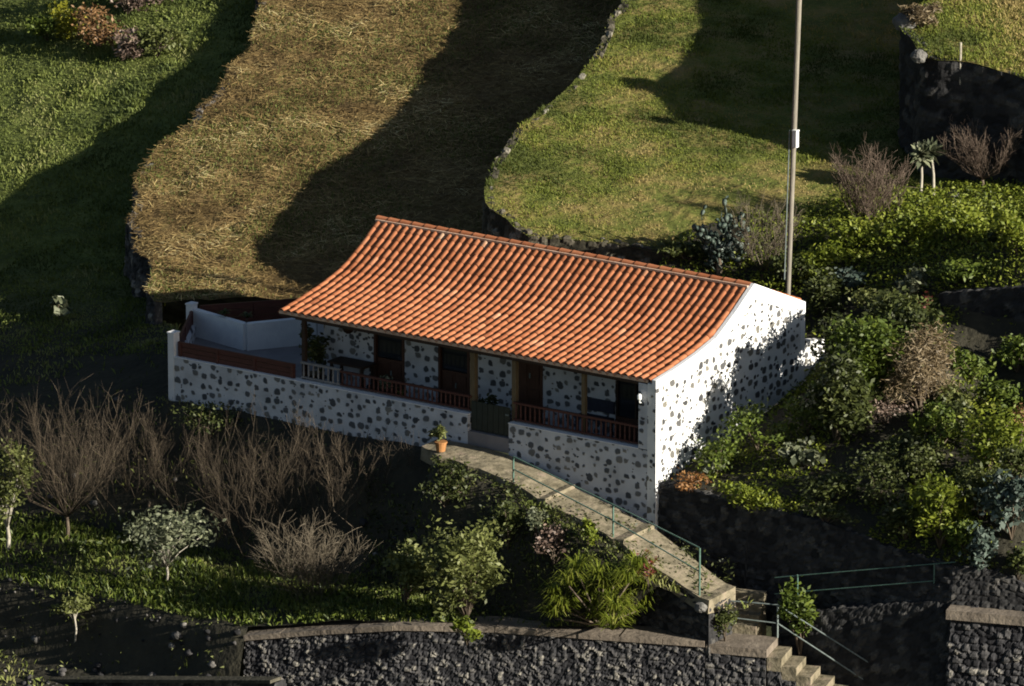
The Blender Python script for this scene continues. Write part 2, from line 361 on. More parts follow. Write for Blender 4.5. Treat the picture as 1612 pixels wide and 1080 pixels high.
# path from the gate down to the right
pb_px = [(690, 690, -.15), (738, 698, -.13), (800, 716, -.13), (860, 741, -.18), (905, 768, -.28), (965, 797, -.40), (1030, 832, -.55), (1100, 886, -.95), (1158, 930, -1.2)]
PB = [atY(*p) for p in pb_px]
PWID = [.75, 1.35, 1.38, 1.4, 1.42, 1.45, 1.5, 1.4, 1.25]
PF = []
for i, p in enumerate(PB):
    d = np.array([.10, -1.0, 0]); d /= np.linalg.norm(d)
    PF.append(p + d * PWID[i])
# lower retaining wall line
WA = math.radians(19.5); ww = np.array([math.cos(WA), math.sin(WA), 0]); wn = np.array([-math.sin(WA), math.cos(WA), 0])
B0 = onpl(1110, 1010, (-3.15, 0, 0))
LOWER_TOP = [B0, onpl(780, 987, (-3.18, 0, 0)), onpl(620, 984, (-3.3, 0, 0)), onpl(500, 991, (-3.62, 0, 0)), onpl(384, 1000, (-3.95, 0, 0))]
pts1 = [(-16.5, -.3, -.75), (-14, -.1, -.72), (-12, -.1, -.75), (-9, -.1, -.8), (-7, -.2, -.8)]
for p in PF[1:]: pts1.append((p[0], p[1] - .25, p[2] - .45))
for p in LOWER_TOP: pts1.append((p[0] + wn[0] * .5, p[1] + wn[1] * .5, p[2] - .06))
for px, py, y in [(0, 900, -7.5), (150, 880, -7.0), (300, 930, -7.2), (250, 1055, -10.0), (0, 1040, -10.5), (100, 1085, -11.5), (450, 930, -6.2), (600, 930, -5.2), (300, 740, -3.3), (100, 740, -3.8), (-200, 800, -6)]:
    pts1.append(tuple(atY(px, py, y)))
for px, py in [(0, 20), (150, 60), (300, 60), (0, 200), (150, 200), (0, 400), (120, 380), (-200, 200), (-200, -100), (200, -100), (190, 440)]:
    pts1.append(tuple(onpl(px, py, P1)))
H1t = TPS(pts1, .05)
_st = [  # x : (yB, zB), (yC, zC), (yD, zD), (yE, zE)
    (-40, (-2.4, -5.0), (-6.0, -5.4), (-6.8, -7.2), (-14, -8.2)),
    (-20, (-2.2, -3.9), (-6.0, -4.25), (-6.8, -5.9), (-14, -7.2)),
    (-12, (-1.9, -3.65), (-6.0, -3.95), (-6.8, -5.55), (-14, -7)),
    (-7.6, (-2.1, -3.45), (-6.3, -3.85), (-7.3, -5.55), (-14, -7)),
    (-5.0, (-2.9, -3.3), (-5.6, -3.4), (-6.9, -6.0), (-14, -7)),
    (-2.0, (-3.3, -3.2), (-4.9, -3.24), (-5.9, -6.2), (-14, -7)),
    (0.0, (-3.35, -3.12), (-4.2, -3.2), (-5.2, -6.2), (-14, -7)),
    (3.0, (-2.9, -3.1), (-3.1, -3.2), (-4.1, -6.2), (-14, -7)),
    (8.0, (-2.9, -6.0), (-3.1, -6.1), (-4.1, -6.2), (-14, -7))]
def H1(x, y):
    x = np.asarray(x, float); y = np.asarray(y, float)
    X = [q[0] for q in _st]; yb, zb, yc, zc, yd, zd, ye, ze = [np.interp(x, X, [q[1 + k // 2][k % 2] for q in _st]) for k in range(8)]
    PX = [p[0] for p in PF[1:]]
    ya = np.interp(x, [-14, PX[0] - .6] + PX, [-.25, -.3] + [p[1] - .38 for p in PF[1:]])
    za = np.interp(x, [-60, -22, -16.5, -14, PX[0] - .6] + PX, [-2.6, -1.8, -.85, -.72, -.7] + [p[2] - .16 for p in PF[1:]])
    ya = np.where(x < -14, np.interp(x, [-60, -20, -14], [-.25, -.25, -.25]), ya)
    up_ = H1t(x, y); w_ = np.clip((y - .1) / 3.0, 0, 1); w_ = w_ * w_ * (3 - 2 * w_)
    top = za * (1 - w_) + up_ * w_
    def lerp(y0, z0, y1, z1):
        t = np.clip((y - y0) / (y1 - y0), 0, 1); t = t * .55 + .45 * t * t * (3 - 2 * t); return z0 + (z1 - z0) * t
    z = np.where(y > ya, top, np.where(y > yb, lerp(ya, za, yb, zb), np.where(y > yc, lerp(yb, zb, yc, zc), np.where(y > yd, lerp(yc, zc, yd, zd), lerp(yd, zd, ye, ze)))))
    return z
# garden and bank on the right
TOPB = [(1055, 392), (1130, 352), (1240, 348), (1340, 312), (1440, 308), (1540, 300), (1700, 290)]
pts2 = [(.2, 0, -.55), (.2, 3, .02), (.2, 6.4, .75), (2, .1, -.68), (5, .1, -.76), tuple(atY(1400, 866, .2)), tuple(atY(1500, 898, .2)), tuple(atY(1640, 931, .9)), tuple(atY(1760, 946, 1.5)), (20, 4, -1.5), (-6, 7.2, 1.1), (-3, 7.2, 1.0)]
for px, py, y in [(1450, 535, 5.9), (1440, 600, 5.2), (1425, 650, 4.4), (1385, 560, 6.2), (1340, 640, 4.0), (1400, 450, 9.5), (1290, 440, 9.5), (1400, 350, 12.6), (1600, 452, 9.2), (1600, 340, 14.0), (1550, 548, 8.2), (1550, 610, 7), (1550, 700, 4.5), (1600, 850, 1.2), (1800, 600, 6)]:
    pts2.append(tuple(atY(px, py, y)))
for px, py in TOPB:
    p = onpl(px, py, P3); pts2.append((p[0], p[1], p[2] + .02))
H2 = TPS(pts2, .02)

def inside(poly, x, y):
    x = np.asarray(x); y = np.asarray(y); c = np.zeros(x.shape, bool); P = np.asarray(poly)[:, :2]; n = len(P)
    for i in range(n):
        x1, y1 = P[i]; x2, y2 = P[(i + 1) % n]
        k = ((y1 > y) != (y2 > y)) & (x < (x2 - x1) * (y - y1) / (y2 - y1 + 1e-12) + x1)
        c ^= k
    return c
def poly_area_pts(poly, dens):
    P = np.asarray(poly)[:, :2]; lo = P.min(0); hi = P.max(0)
    n = int(np.prod(hi - lo) * dens); q = lo + RS.rand(n, 2) * (hi - lo)
    return q[inside(P, q[:, 0], q[:, 1])]
def pix(p):
    d = np.asarray(p, float) - CAM; w = d @ cf
    return 806 + FPX * (d @ cr) / w, 540 - FPX * (d @ cu) / w
def in_frame(P, m=60):
    X, Y = pix(P); return (X > -m) & (X < 1612 + m) & (Y > -m) & (Y < 1080 + m)

SURF = []
def sheet(name, poly, hf, mat, res=.3, amp=.07, nscale=1.2, seed=0, skirt=.0):
    P = [np.array(p[:2], float) for p in poly]; D = []
    for a_, b_ in zip(P, P[1:] + P[:1]):
        n = max(1, int(np.linalg.norm(b_ - a_) / res)); D += [a_ + (b_ - a_) * i / n for i in range(n)]
    D = np.array(D); lo = D.min(0); hi = D.max(0)
    gx, gy = np.meshgrid(np.arange(lo[0], hi[0], res), np.arange(lo[1], hi[1], res)); g = np.stack([gx.ravel(), gy.ravel()], 1)
    g += (RS.rand(*g.shape) - .5) * res * .5
    g = g[inside(D, g[:, 0], g[:, 1])]
    allp = np.vstack([D, g]); nb = len(D)
    vs, es, fs, *_ = delaunay_2d_cdt([Vector(p) for p in allp], [], [list(range(nb))], 1, 1e-4)
    A = np.array([(v.x, v.y) for v in vs])
    z = hf(A[:, 0], A[:, 1]) + amp * 2 * (fbm(A[:, 0] * nscale, A[:, 1] * nscale, seed, 4) - .47)
    V = np.column_stack([A, z])
    o = solo(name, V, [tuple(f) for f in fs], mat, kind='structure', smooth=True)
    SURF.append((D, hf))
    return o, D

def hit(px, py):
    d = ray(px, py); ts = np.arange(DIST - 45, DIST + 90, .06)
    Q = CAM[None] + d[None] * ts[:, None]; best = None
    for D, hf in SURF:
        ok = inside(D, Q[:, 0], Q[:, 1])
        if not ok.any(): continue
        i = np.where(ok)[0]; z = hf(Q[i, 0], Q[i, 1]); k = np.where(Q[i, 2] <= z)[0]
        if len(k) and (best is None or ts[i[k[0]]] < best[0]): best = (ts[i[k[0]]], Q[i[k[0]]], z[k[0]])
    if best is None: raise RuntimeError('no ground at %s,%s' % (px, py))
    p = best[1].copy(); p[2] = best[2]; return p

# ------------------------------------------------------------------ ground sheets
# the far hillside below and behind everything
U, V_ = np.meshgrid(np.concatenate([np.arange(-260, -40, 12), np.arange(-40, 41, 4), np.arange(52, 261, 12)]), np.concatenate([np.arange(-240, -20, 12), np.arange(-20, 60, 4), np.arange(60, 280, 10)]))
hx = U * cr[0] + V_ * cfh[0]; hy = U * cr[1] + V_ * cfh[1]
hz = -9.0 + .13 * V_ + np.maximum(0, V_ - 52) * .75 + 2.0 * (fbm(U * .05, V_ * .05, 5, 4) - .5)
nu = U.shape[1]; nv = U.shape[0]
ii, jj = np.meshgrid(np.arange(nv - 1), np.arange(nu - 1), indexing='ij'); k0 = (ii * nu + jj).ravel()
solo('hillside', np.column_stack([hx.ravel(), hy.ravel(), hz.ravel()]), np.stack([k0, k0 + 1, k0 + nu + 1, k0 + nu], 1), M['hill'], kind='structure', smooth=True)

# slope below the house and the green field on the left
_lw = [p + wn * .25 for p in LOWER_TOP]
poly1 = [tuple(p[:2]) for p in _lw] + [tuple((LOWER_TOP[-1] + wn * .2 + ww * .03)[:2]), tuple((LOWER_TOP[-1] + ww * .03 - wn * 1.2)[:2]), tuple((LOWER_TOP[-1] - wn * 2.2)[:2]), tuple((B0 - wn * 2.2)[:2]), tuple((B0 + ww * 1.2 - wn * 2.4)[:2]), (6, -13.5), (-30, -13.5), (-50, -8), (-50, 2), (-60, 45)]
poly1 += [tuple((p + cr * .35)[:2]) for p in E2] + [(-16.5, 3.4), (-14.75, .12), (-4.6, .12)]
poly1 += [tuple((p + np.array([0, .18, 0]))[:2]) for p in PF[2:]] + [tuple((PF[-1] + np.array([.5, .3, 0]))[:2]), tuple((B0 + wn * 1.25 + ww * .9)[:2]), tuple((B0 + wn * .3 + ww * .9)[:2])]
_, D1 = sheet('grassy_slope', poly1, H1, M['soil_slope'], res=.24, amp=.10, seed=3)
# straw field
poly2 = [tuple(p[:2]) for p in E2] + [tuple(onpl(330, 473, P2)[:2]), tuple(onpl(402, 468, P2)[:2]), (-13.2, 6.75), (-2, 6.75), (-1, 20), tuple(onpl(1060, 0, P2)[:2]), tuple(onpl(1060, -160, P2)[:2])]
_, D2 = sheet('straw_field', poly2, lambda x, y: pz(P2, x, y), M['soil_straw'], res=.28, amp=.10, nscale=1.4, seed=21)
# green terrace field behind the house
poly3 = [tuple(p[:2]) for p in E3] + [tuple(onpl(x, y, P3)[:2]) for x, y in [(832, 372), (900, 378), (980, 386), (1055, 400), (1240, 380), (1420, 345), (1760, 330), (1950, 0), (1900, -160)]]
_, D3 = sheet('green_field', poly3, lambda x, y: pz(P3, x, y), M['soil_green'], res=.3, amp=.08, nscale=.9, seed=33)
# garden and overgrown bank right of the house
GT = [np.array([2, .12, -.62]), np.array([5, .12, -.72]), atY(1400, 868, .12), atY(1500, 900, .12), atY(1640, 935, .75), atY(1760, 950, 1.35)]
poly2b = [(.02, .16), (.02, 6.42), (-6, 6.8)] + [tuple(onpl(x, y, P3)[:2]) for x, y in TOPB] + [(22, 12), (22, 3.5)] + [(p[0], p[1] + .1) for p in GT[::-1]]
_, D4 = sheet('garden_bank', poly2b, H2, M['soil'], res=.28, amp=.10, seed=41)
# upper terrace in the far right corner
E4px = [(1510, -170), (1480, -40), (1458, 0), (1422, 30), (1440, 62), (1452, 92), (1500, 92), (1545, 98), (1580, 110), (1612, 128), (1700, 150), (1900, 190)]
E4 = jitter_line([onpl(x, y, P4) for x, y in E4px], seed=31, amp=.2)
poly4 = [tuple(p[:2]) for p in E4] + [tuple(onpl(2100, 100, P4)[:2]), tuple(onpl(2000, -170, P4)[:2])]
_, D5 = sheet('upper_field', poly4, lambda x, y: pz(P4, x, y), M['soil_green'], res=.35, amp=.10, nscale=.9, seed=51)

# ------------------------------------------------------------------ dry stone walls
def stone_uv(s, t, cw, ch, seed):
    gx = s / cw; gy = t / ch; ix = np.floor(gx).astype(np.int64); iy = np.floor(gy).astype(np.int64)
    f1 = np.full(s.shape, 9.); f2 = np.full(s.shape, 9.); idr = np.zeros(s.shape)
    for a_ in (-1, 0, 1):
        for b_ in (-1, 0, 1):
            cx = ix + a_; cy = iy + b_
            px = cx + .5 + .85 * (_hash(cx, cy, seed) - .5); py = cy + .5 + .85 * (_hash(cx, cy, seed + 7) - .5)
            d = np.hypot(gx - px, gy - py); k = d < f1
            f2 = np.where(k, f1, np.minimum(f2, d)); idr = np.where(k, _hash(cx, cy, seed + 13), idr); f1 = np.where(k, d, f1)
    return f1, f2, idr
def stone_wall(name, label, top, bottom, mat, thick=.4, res=.06, cw=.24, ch=.19, depth=.07, seed=1, batter=.06, top_rough=.05, parent=None, cat='stone wall', asname=None):
    """top: polyline on the outer top edge (the face lies to the RIGHT of its direction); bottom(x,y)->z"""
    T = np.asarray(top, float); L = np.concatenate([[0], np.cumsum(np.linalg.norm(np.diff(T[:, :2], axis=0), axis=1))])
    S = np.arange(0, L[-1] + res * .5, res); C = np.stack([np.interp(S, L, T[:, k]) for k in range(3)], 1)
    d = np.gradient(C[:, :2], axis=0); d /= np.linalg.norm(d, axis=1)[:, None] + 1e-9
    for _ in range(6): d[1:-1] = (d[:-2] + d[1:-1] * 2 + d[2:]) / 4
    nr = np.column_stack([d[:, 1], -d[:, 0]])
    zb = np.array([bottom(x, y) for x, y in C[:, :2]]) - .25
    H = np.maximum(.3, C[:, 2] - zb); Hm = H.max()
    nt_ = max(4, int(Hm / res)); nk = max(3, int(thick / res))
    ns = len(S); rows = []; tint = []
    for j in range(nt_ + 1):
        t = j / nt_; z = zb + H * t
        tt = H * t
        f1, f2, idr = stone_uv(S, C[:, 2] - H + tt + 50, cw, ch, seed)
        disp = depth * np.clip((f2 - f1) * 2.6, 0, 1) ** .6 * (.55 + .9 * idr) - depth
        off = disp + batter * (C[:, 2] - z)
        rows.append(np.column_stack([C[:, 0] + nr[:, 0] * off, C[:, 1] + nr[:, 1] * off, z])); tint.append(idr)
    for j in range(1, nk + 1):
        o_ = thick * j / nk
        f1, f2, idr = stone_uv(S, 0 * S + C[:, 2] + 50 + o_, cw, cw, seed)
        z = C[:, 2] + top_rough * (np.clip((f2 - f1) * 2.5, 0, 1) * (.5 + idr) - .6)
        rows.append(np.column_stack([C[:, 0] - nr[:, 0] * o_, C[:, 1] - nr[:, 1] * o_, z])); tint.append(idr)
    rows.append(np.column_stack([C[:, 0] - nr[:, 0] * thick, C[:, 1] - nr[:, 1] * thick, zb])); tint.append(tint[-1])
    nrw = len(rows); V = np.concatenate(rows); tt = np.concatenate(tint)
    i, j = np.meshgrid(np.arange(nrw - 1), np.arange(ns - 1), indexing='ij'); k = (i * ns + j).ravel()
    F = np.stack([k, k + 1, k + ns + 1, k + ns], 1).tolist()
    F.append([r * ns for r in range(nrw)]); F.append([r * ns + ns - 1 for r in range(nrw)][::-1])
    if parent is not None: return part(asname or 'stonework', V, F, mat, parent, tint=tt)
    return solo(name, V, F, mat, label, cat, tint=tt)

h1f = lambda x, y: float(H1(np.array([x]), np.array([y]))[0])
h2f = lambda x, y: float(H2(np.array([x]), np.array([y]))[0])
p2f = lambda x, y: pz(P2, x, y)
p3f = lambda x, y: pz(P3, x, y)
def up(L, dz): return [p + np.array([0, 0, dz]) for p in L]
# facing left: line direction must have the face on its right -> walk from far to near reversed
vis = lambda E, y0=-60: [p for p in E if pix(p)[1] > y0]
e2 = vis(E2); e3 = vis(E3); e4 = [p for p in E4 if pix(p)[1] > -60 and pix(p)[0] < 1700]
tail3 = [onpl(x, y, P3) for x, y in [(832, 372), (900, 378), (980, 386), (1055, 400)]]
stone_wall('terrace_wall', 'low dark dry stone wall edging the straw field on its left, above the dark gully', up(e2, -.02), lambda x, y: min(h1f(x, y), p2f(x, y) - 1.0), M['lava'], res=.09, seed=3, thick=.22)
stone_wall('terrace_wall', 'dry stone wall with pale capstones curving along the left edge of the green field', up(e3 + tail3, .02), p2f, M['lava_edge'], res=.07, seed=5, thick=.22, cw=.3, top_rough=.08, depth=.05)
stone_wall('terrace_wall', 'tall dark stone wall holding up the lit grassy terrace in the top right corner', up(e4, 0), p3f, M['lava_shade'], res=.09, cw=.34, ch=.26, seed=9, thick=.3, depth=.05, batter=0)

# lower wall at the bottom of the picture
lw = thing('retaining_wall', 'long dark lava stone retaining wall with concrete coping below the garden, beside the stairs', 'retaining wall', LOWER_TOP[0] - np.array([0, 0, 3.5]))
tops = [p.copy() for p in LOWER_TOP[::-1]]
bot = lambda x, y: -7.0
LAND = 1.48; NST = 7
stone_wall(None, None, [p + np.array([0, 0, -.13]) for p in tops], bot, M['lava_lit'], thick=.5, res=.042, cw=.14, ch=.11, depth=.055, seed=15, parent=lw)
cop = MB()
for a_, b_ in zip(tops[:-1], tops[1:]):
    n = max(1, int(np.linalg.norm(b_ - a_) / .9))
    for i in range(n):
        p = a_ + (b_ - a_) * i / n; q = a_ + (b_ - a_) * (i + .985) / n
        d = (q - p); d[2] = 0; d /= np.linalg.norm(d); nn = np.array([-d[1], d[0], 0])
        jz = (random.random() - .5) * .03; f0 = -.05 + random.random() * .03; f1_ = .78 + random.random() * .12
        zt = np.array([0, 0, jz]); zb = np.array([0, 0, -.13])
        Q = [p + nn * f0, q + nn * f0, q + nn * f1_, p + nn * f1_]
        cop.add([v + zb for v in Q] + [v + zt for v in Q], [(0, 3, 2, 1), (4, 5, 6, 7), (0, 1, 5, 4), (1, 2, 6, 5), (2, 3, 7, 6), (3, 0, 4, 7)])
cop.part('coping', M['coping'], lw)

lg = thing('retaining_wall', 'low dark wall with a pale ledge at the bottom left edge of the photo', 'retaining wall', atY(240, 1068, -7.6) - np.array([0, 0, 1.5]))
la, lb = atY(40, 1068, -7.4), atY(432, 1070, -7.9)
stone_wall(None, None, [la - [0, 0, .08], lb - [0, 0, .08]], lambda x, y: -8.0, M['lava'], thick=.4, res=.06, seed=45, depth=.05, parent=lg)
m_ = MB(); m_.beam(la - [0, 0, .078] + wn * .1, lb - [0, 0, .078] + wn * .1, .4, .08); m_.part('coping', M['ledge'], lg)

# landing and stairs going down to the right along the wall
st = thing('stone_staircase', 'worn concrete steps leading down to the right past the end of the lava wall', 'stairs', B0)
m_ = MB(); base = B0.copy()
def slab(m_, t0, t1, n0, n1, z0, z1):
    Q = [B0 + ww * t0 + wn * n0, B0 + ww * t1 + wn * n0, B0 + ww * t1 + wn * n1, B0 + ww * t0 + wn * n1]
    return m_.prism([(q[0], q[1]) for q in Q], z0, z1)
slab(m_, .02, LAND, .0, 1.05, -3.42, -3.22)
m_.part('landing', M['coping'], st)
for i in range(NST):
    m_ = MB(); slab(m_, LAND + .003 + .35 * i, LAND + .35 * (i + 1), .03 + .03 * random.random(), 1.0 - .06 * random.random(), -3.42 - .2 * (i + 1) - .12, -3.42 - .2 * i + .0 + .012 * random.random())
    m_.part('step', M['concrete'], st)
mm = [B0 + ww * .02 + np.array([0, 0, -3.42 + 3.15 - .0])]
sl = [B0 + ww * t for t in (.02, LAND)]
stone_wall(None, None, [np.array([p[0], p[1], -3.425]) for p in sl], bot, M['lava_lit'], thick=.9, res=.045, cw=.19, ch=.15, depth=.06, seed=17, parent=st)
sl = []
for i in range(NST):
    for t in (LAND + .35 * i + .01, LAND + .35 * (i + 1) - .01):
        p = B0 + ww * t; sl.append(np.array([p[0], p[1], -3.42 - .2 * (i + 1) - .125]))
stone_wall(None, None, sl, bot, M['lava_lit'], thick=.85, res=.045, cw=.19, ch=.15, depth=.05, seed=19, parent=st)
# short flight from the end of the path to the landing
m_ = MB()
for i in range(4):
    m_ = MB(); slab(m_, .05, .95, 1.06 + .24 * i, 1.30 + .24 * i - .003, -3.6, -3.02 + .2 * i)
    m_.part('step', M['concrete'], st)

# right-hand lava wall
EW = [onpl(1215, 968, (-2.86, 0, 0)), onpl(1250, 966, (-2.72, 0, 0)), onpl(1350, 957, (-2.36, 0, 0)), onpl(1496, 944, (-1.84, 0, 0))]
RW0 = onpl(1492, 960, (-1.95, 0, 0)); 
rw = thing('retaining_wall', 'lava stone wall with reddish concrete coping in the bottom right corner', 'retaining wall', RW0 - np.array([0, 0, 4]))
stone_wall(None, None, [EW[3] + np.array([.15, .3, 0]), RW0 + np.array([-.0, .06, -.22]), RW0 + ww * .06 + np.array([0, 0, -.22]), RW0 + ww * 6 + np.array([0, 0, -.22])], bot, M['lava_lit'], thick=.5, res=.045, cw=.20, ch=.17, depth=.08, seed=25, parent=rw)
cp = MB(); Q = [RW0 - wn * .05 - ww * .03, RW0 - wn * .05 + ww * 6, RW0 + wn * .95 + ww * 6, RW0 + wn * .95 - ww * .03]
cp.prism([(q[0], q[1]) for q in Q], -1.95 - .22, -1.95); cp.part('coping', M['coping'], rw)

# shaded terrace strip between the dark wall and the drop, with its edge wall
ZP = plane(0, 0, np.array([0, 0, 0]))
zs = lambda x: np.interp(x, [p[0] for p in EW], [p[2] for p in EW])
stone_wall('retaining_wall', 'dark stone wall below the green wire fence, in the shaded gap beside the stairs', up(EW, 0), bot, M['lava_shade'], thick=.3, res=.06, seed=27, depth=.04)
strip = [tuple((p + np.array([-.02, .12, 0]))[:2]) for p in EW] + [(RW0[0] + .1, RW0[1] + 1.0), (16, 2.4), (16, 3.6), (13, 1.7), (10.9, .95), (8.6, .35), (5, .3), (PB[-1][0] + .3, .3), (PB[-1][0] - .02, PB[-1][1] + .1), tuple((B0 + wn * 2.05 + ww * 1.0)[:2])]
SFL = lambda x, y: zs(x) - .04 + 0 * y
sheet('shaded_yard', strip, SFL, M['soil'], res=.3, amp=.05, seed=61)
_g = [np.array([.03, .12, -.52])] + GT; gt = []
for a_, b_ in zip(_g[:-1], _g[1:]):
    for k in range(6): gt.append(a_ + (b_ - a_) * k / 6)
gt = [np.array([p[0], p[1], max(p[2], h2f(p[0], p[1] + .12) + .06)]) for p in gt + [_g[-1]]]
stone_wall('retaining_wall', 'dark stone wall under the garden beside the white gable, above the path', gt, lambda x, y: -3.1 if x > 2.6 else -1.9 - .2 * x, M['lava_shade'], thick=.4, res=.06, cw=.2, ch=.16, seed=29, depth=.045)
# wall under the green bank on the far right
bw = [atY(1478, 462, 8.75), atY(1540, 458, 8.75), atY(1612, 452, 8.75), atY(1760, 440, 8.75)]
stone_wall('terrace_wall', 'dark stone wall under the bright green bank at the right edge', bw, lambda x, y: bw[0][2] - 1.5, M['lava_shade'], thick=.4, res=.08, cw=.3, ch=.24, seed=35, depth=.05)

# ------------------------------------------------------------------ path
def path_mesh():
    m_ = MB(); n = 4; nw = 6; lift = 0.0; VV = []; FF = []; row0 = 0
    st_ = []
    for i in range(len(PB) - 1):
        for k in range(n + (1 if i in (3, 5, len(PB) - 2) else 0)): st_.append((i, k / n))
    rows = []
    for i, u in st_:
        a_ = PF[i] + (PF[i + 1] - PF[i]) * u; b_ = PB[i] + (PB[i + 1] - PB[i]) * u
        rows.append((a_, b_, u == 1.0))
    h = 0.0; out = []
    for q, (a_, b_, last) in enumerate(rows):
        jz = .05 * (fbm(q * .7, 3.1, 5, 2) - .4)
        if q and rows[q - 1][2]: h = .0
        h_ = .10 if last else .0
        ja = (fbm(q * 1.3, 8.2, 6, 3) - .45) * .28
        L = [a_ + (b_ - a_) * (v + (ja if v == 0 else 0) / 1.5) + np.array([0, 0, h_ + jz + .03 * (fbm(q * .9 + v * 5, v * 4., 8, 3) - .5)]) for v in np.linspace(0, 1, nw)]
        out.append([L[0] - [0, .05, .32]] + L + [L[-1] - [0, 0, .5]])
    V = np.array(out).reshape(-1, 3); W = nw + 2
    F = [(r_ * W + j, (r_ + 1) * W + j, (r_ + 1) * W + j + 1, r_ * W + j + 1) for r_ in range(len(out) - 1) for j in range(W - 1)]
    F.append(tuple((len(out) - 1) * W + j for j in range(W))); F.append(tuple(range(W - 1, -1, -1)))
    m_.add(V, F); return m_
_pw = [p + np.array([0, -.02, -.07]) for p in PF[5:]] + [PF[-1] + (PB[-1] - PF[-1]) * u + np.array([.02, 0, -.07 + (PB[-1][2] - PF[-1][2]) * 0]) for u in (.25, .5, .75, 1)]
_pw = [np.array([p[0], p[1], p[2]]) for p in _pw]
stone_wall('path_wall', 'dark stone wall carrying the lower end of the path above the lava wall coping', _pw, lambda x, y: -3.3, M['lava_shade'], thick=.25, res=.05, cw=.2, ch=.16, seed=55, depth=.05, batter=0)
path_mesh().solo('path', M['concrete'], kind='structure')

# ------------------------------------------------------------------ the house
house = thing('cottage', 'white rubble stone cottage with an orange clay tile roof and long front porch', 'cottage', (-5.6, 3.1, 0))
EYE = [(0.0, 2.05), (.8, 2.185), (1.7, 2.375), (2.5, 2.61), (3.3, 3.04), (4.1, 3.55)]      # eave to ridge
REAR = [(4.1, 3.55), (5.2, 3.12), (6.3, 2.69)]
roofz = lambda y: np.interp(y, [p[0] for p in EYE] + [6.3], [p[1] for p in EYE] + [2.69])
def tiles(prof, x0, x1, ncol, row=.31, flip=1):
    Y = np.array([p[0] for p in prof]); Z = np.array([p[1] for p in prof])
    # soften the kink
    q_ = np.linspace(0, 1, 60); tp = np.abs(Y - Y[0]) / abs(Y[-1] - Y[0]); yy = Y[0] + (Y[-1] - Y[0]) * q_; zz = np.interp(q_, tp, Z)
    for _ in range(14): zz[1:-1] = (zz[:-2] + 2 * zz[1:-1] + zz[2:]) / 4
    s = np.concatenate([[0], np.cumsum(np.hypot(np.diff(yy), np.diff(zz)))])
    nr = int(round(s[-1] / row)); S8 = 10; pitch = (x1 - x0) / ncol
    uu = np.linspace(0, 1, S8 + 1); VV = []; FF = []; TT = []; off = 0
    # profile: convex cover tile over two concave channels
    c = (uu - .5); h = np.where(np.abs(c) < .34,   .068 * np.sqrt(np.maximum(0, 1 - (c / .34) ** 2)), 0.0) - np.where(np.abs(c) >= .34, .018 * np.sin((np.abs(c) - .34) / .16 * PI / 2), 0)
    rc = RS.rand(nr, ncol)
    for r_ in range(nr):
        for c_ in range(ncol):
            tin = np.clip(.5 + .20 * (rc[r_, c_] - .5) * 2 + .25 * (fbm(c_ * .12, r_ * .3, 4, 3) - .45) * 2 + (.3 if RS.rand() < .025 else 0) - (.25 if RS.rand() < .04 else 0), 0, 1)
            dx = (RS.rand() - .5) * .02; dz = (RS.rand() - .5) * .012; sk = (RS.rand() - .5) * .02
            s0 = s[-1] * r_ / nr - .05 * (r_ > 0); s1 = s[-1] * (r_ + 1) / nr
            y0, y1 = np.interp([s0, s1], s, yy); z0, z1 = np.interp([s0, s1], s, zz)
            sag = .045 * (fbm(c_ * .09, s0 * .5, 12, 3) - .45) * min(1, s0 * 1.2); z0 += sag; z1 += .045 * (fbm(c_ * .09, s1 * .5, 12, 3) - .45) * min(1, s1 * 1.2)
            X = x0 + (c_ + uu) * pitch + dx * np.where(np.abs(c) < .34, 1, 0)
            low = np.column_stack([X, np.full(S8 + 1, y0), z0 + h * 1.04 + .014 + dz])
            hi = np.column_stack([X + sk * np.where(np.abs(c) < .34, 1, 0), np.full(S8 + 1, y1), z1 + h * .92])
            th = np.column_stack([X, np.full(S8 + 1, y0 + .002 * flip), z0 + h * 1.04 + .014 + dz - .02])
            VV += [th, low, hi]; i = np.arange(S8)
            n = S8 + 1
            f = np.concatenate([np.stack([i, i + 1, n + i + 1, n + i], 1), np.stack([n + i, n + i + 1, 2 * n + i + 1, 2 * n + i], 1)])
            if flip < 0: f = f[:, ::-1]
            FF.append(f + off); TT.append(np.full(3 * n, tin)); off += 3 * n
    return np.concatenate(VV), np.concatenate(FF), np.concatenate(TT)
XL, XR = -11.28, -.10
V, F, Tt = tiles(EYE, XL, XR, 51)
roof = part('roof', V, F, M['tile'], house, tint=Tt)
V, F, Tt = tiles([(6.38, 2.66), (5.2, 3.12), (4.1, 3.55)], XL, XR, 51, flip=-1)
# second slope belongs to the same roof mesh
def join_into(o, V, F, tint):
    me = o.data; base = rootloc(o)
    n0 = len(me.vertices); co = np.empty(n0 * 3, np.float32); me.vertices.foreach_get('co', co)
    f0 = np.empty(len(me.loops), np.int32); me.loops.foreach_get('vertex_index', f0)
    t0 = np.empty(n0, np.float32); me.attributes['tint'].data.foreach_get('value', t0)
    o.data = mesh_np(o.name, np.concatenate([co.reshape(-1, 3), V - base]), np.concatenate([f0.reshape(-1, 4), F + n0]), me.materials[0], np.concatenate([t0, tint]))
join_into(roof, V, F, Tt)
dk = MB()
pr = [(p[0], p[1] - .05) for p in EYE] + [(5.2, 3.07), (6.3, 2.64)]
n = len(pr)
T_ = [(XL + .03, y + (.03 if i == 0 else 0), z) for i, (y, z) in enumerate(pr)] + [(-.245, y + (.03 if i == 0 else 0), z) for i, (y, z) in enumerate(pr)]
B_ = [(x, y, z - .06) for x, y, z in T_]
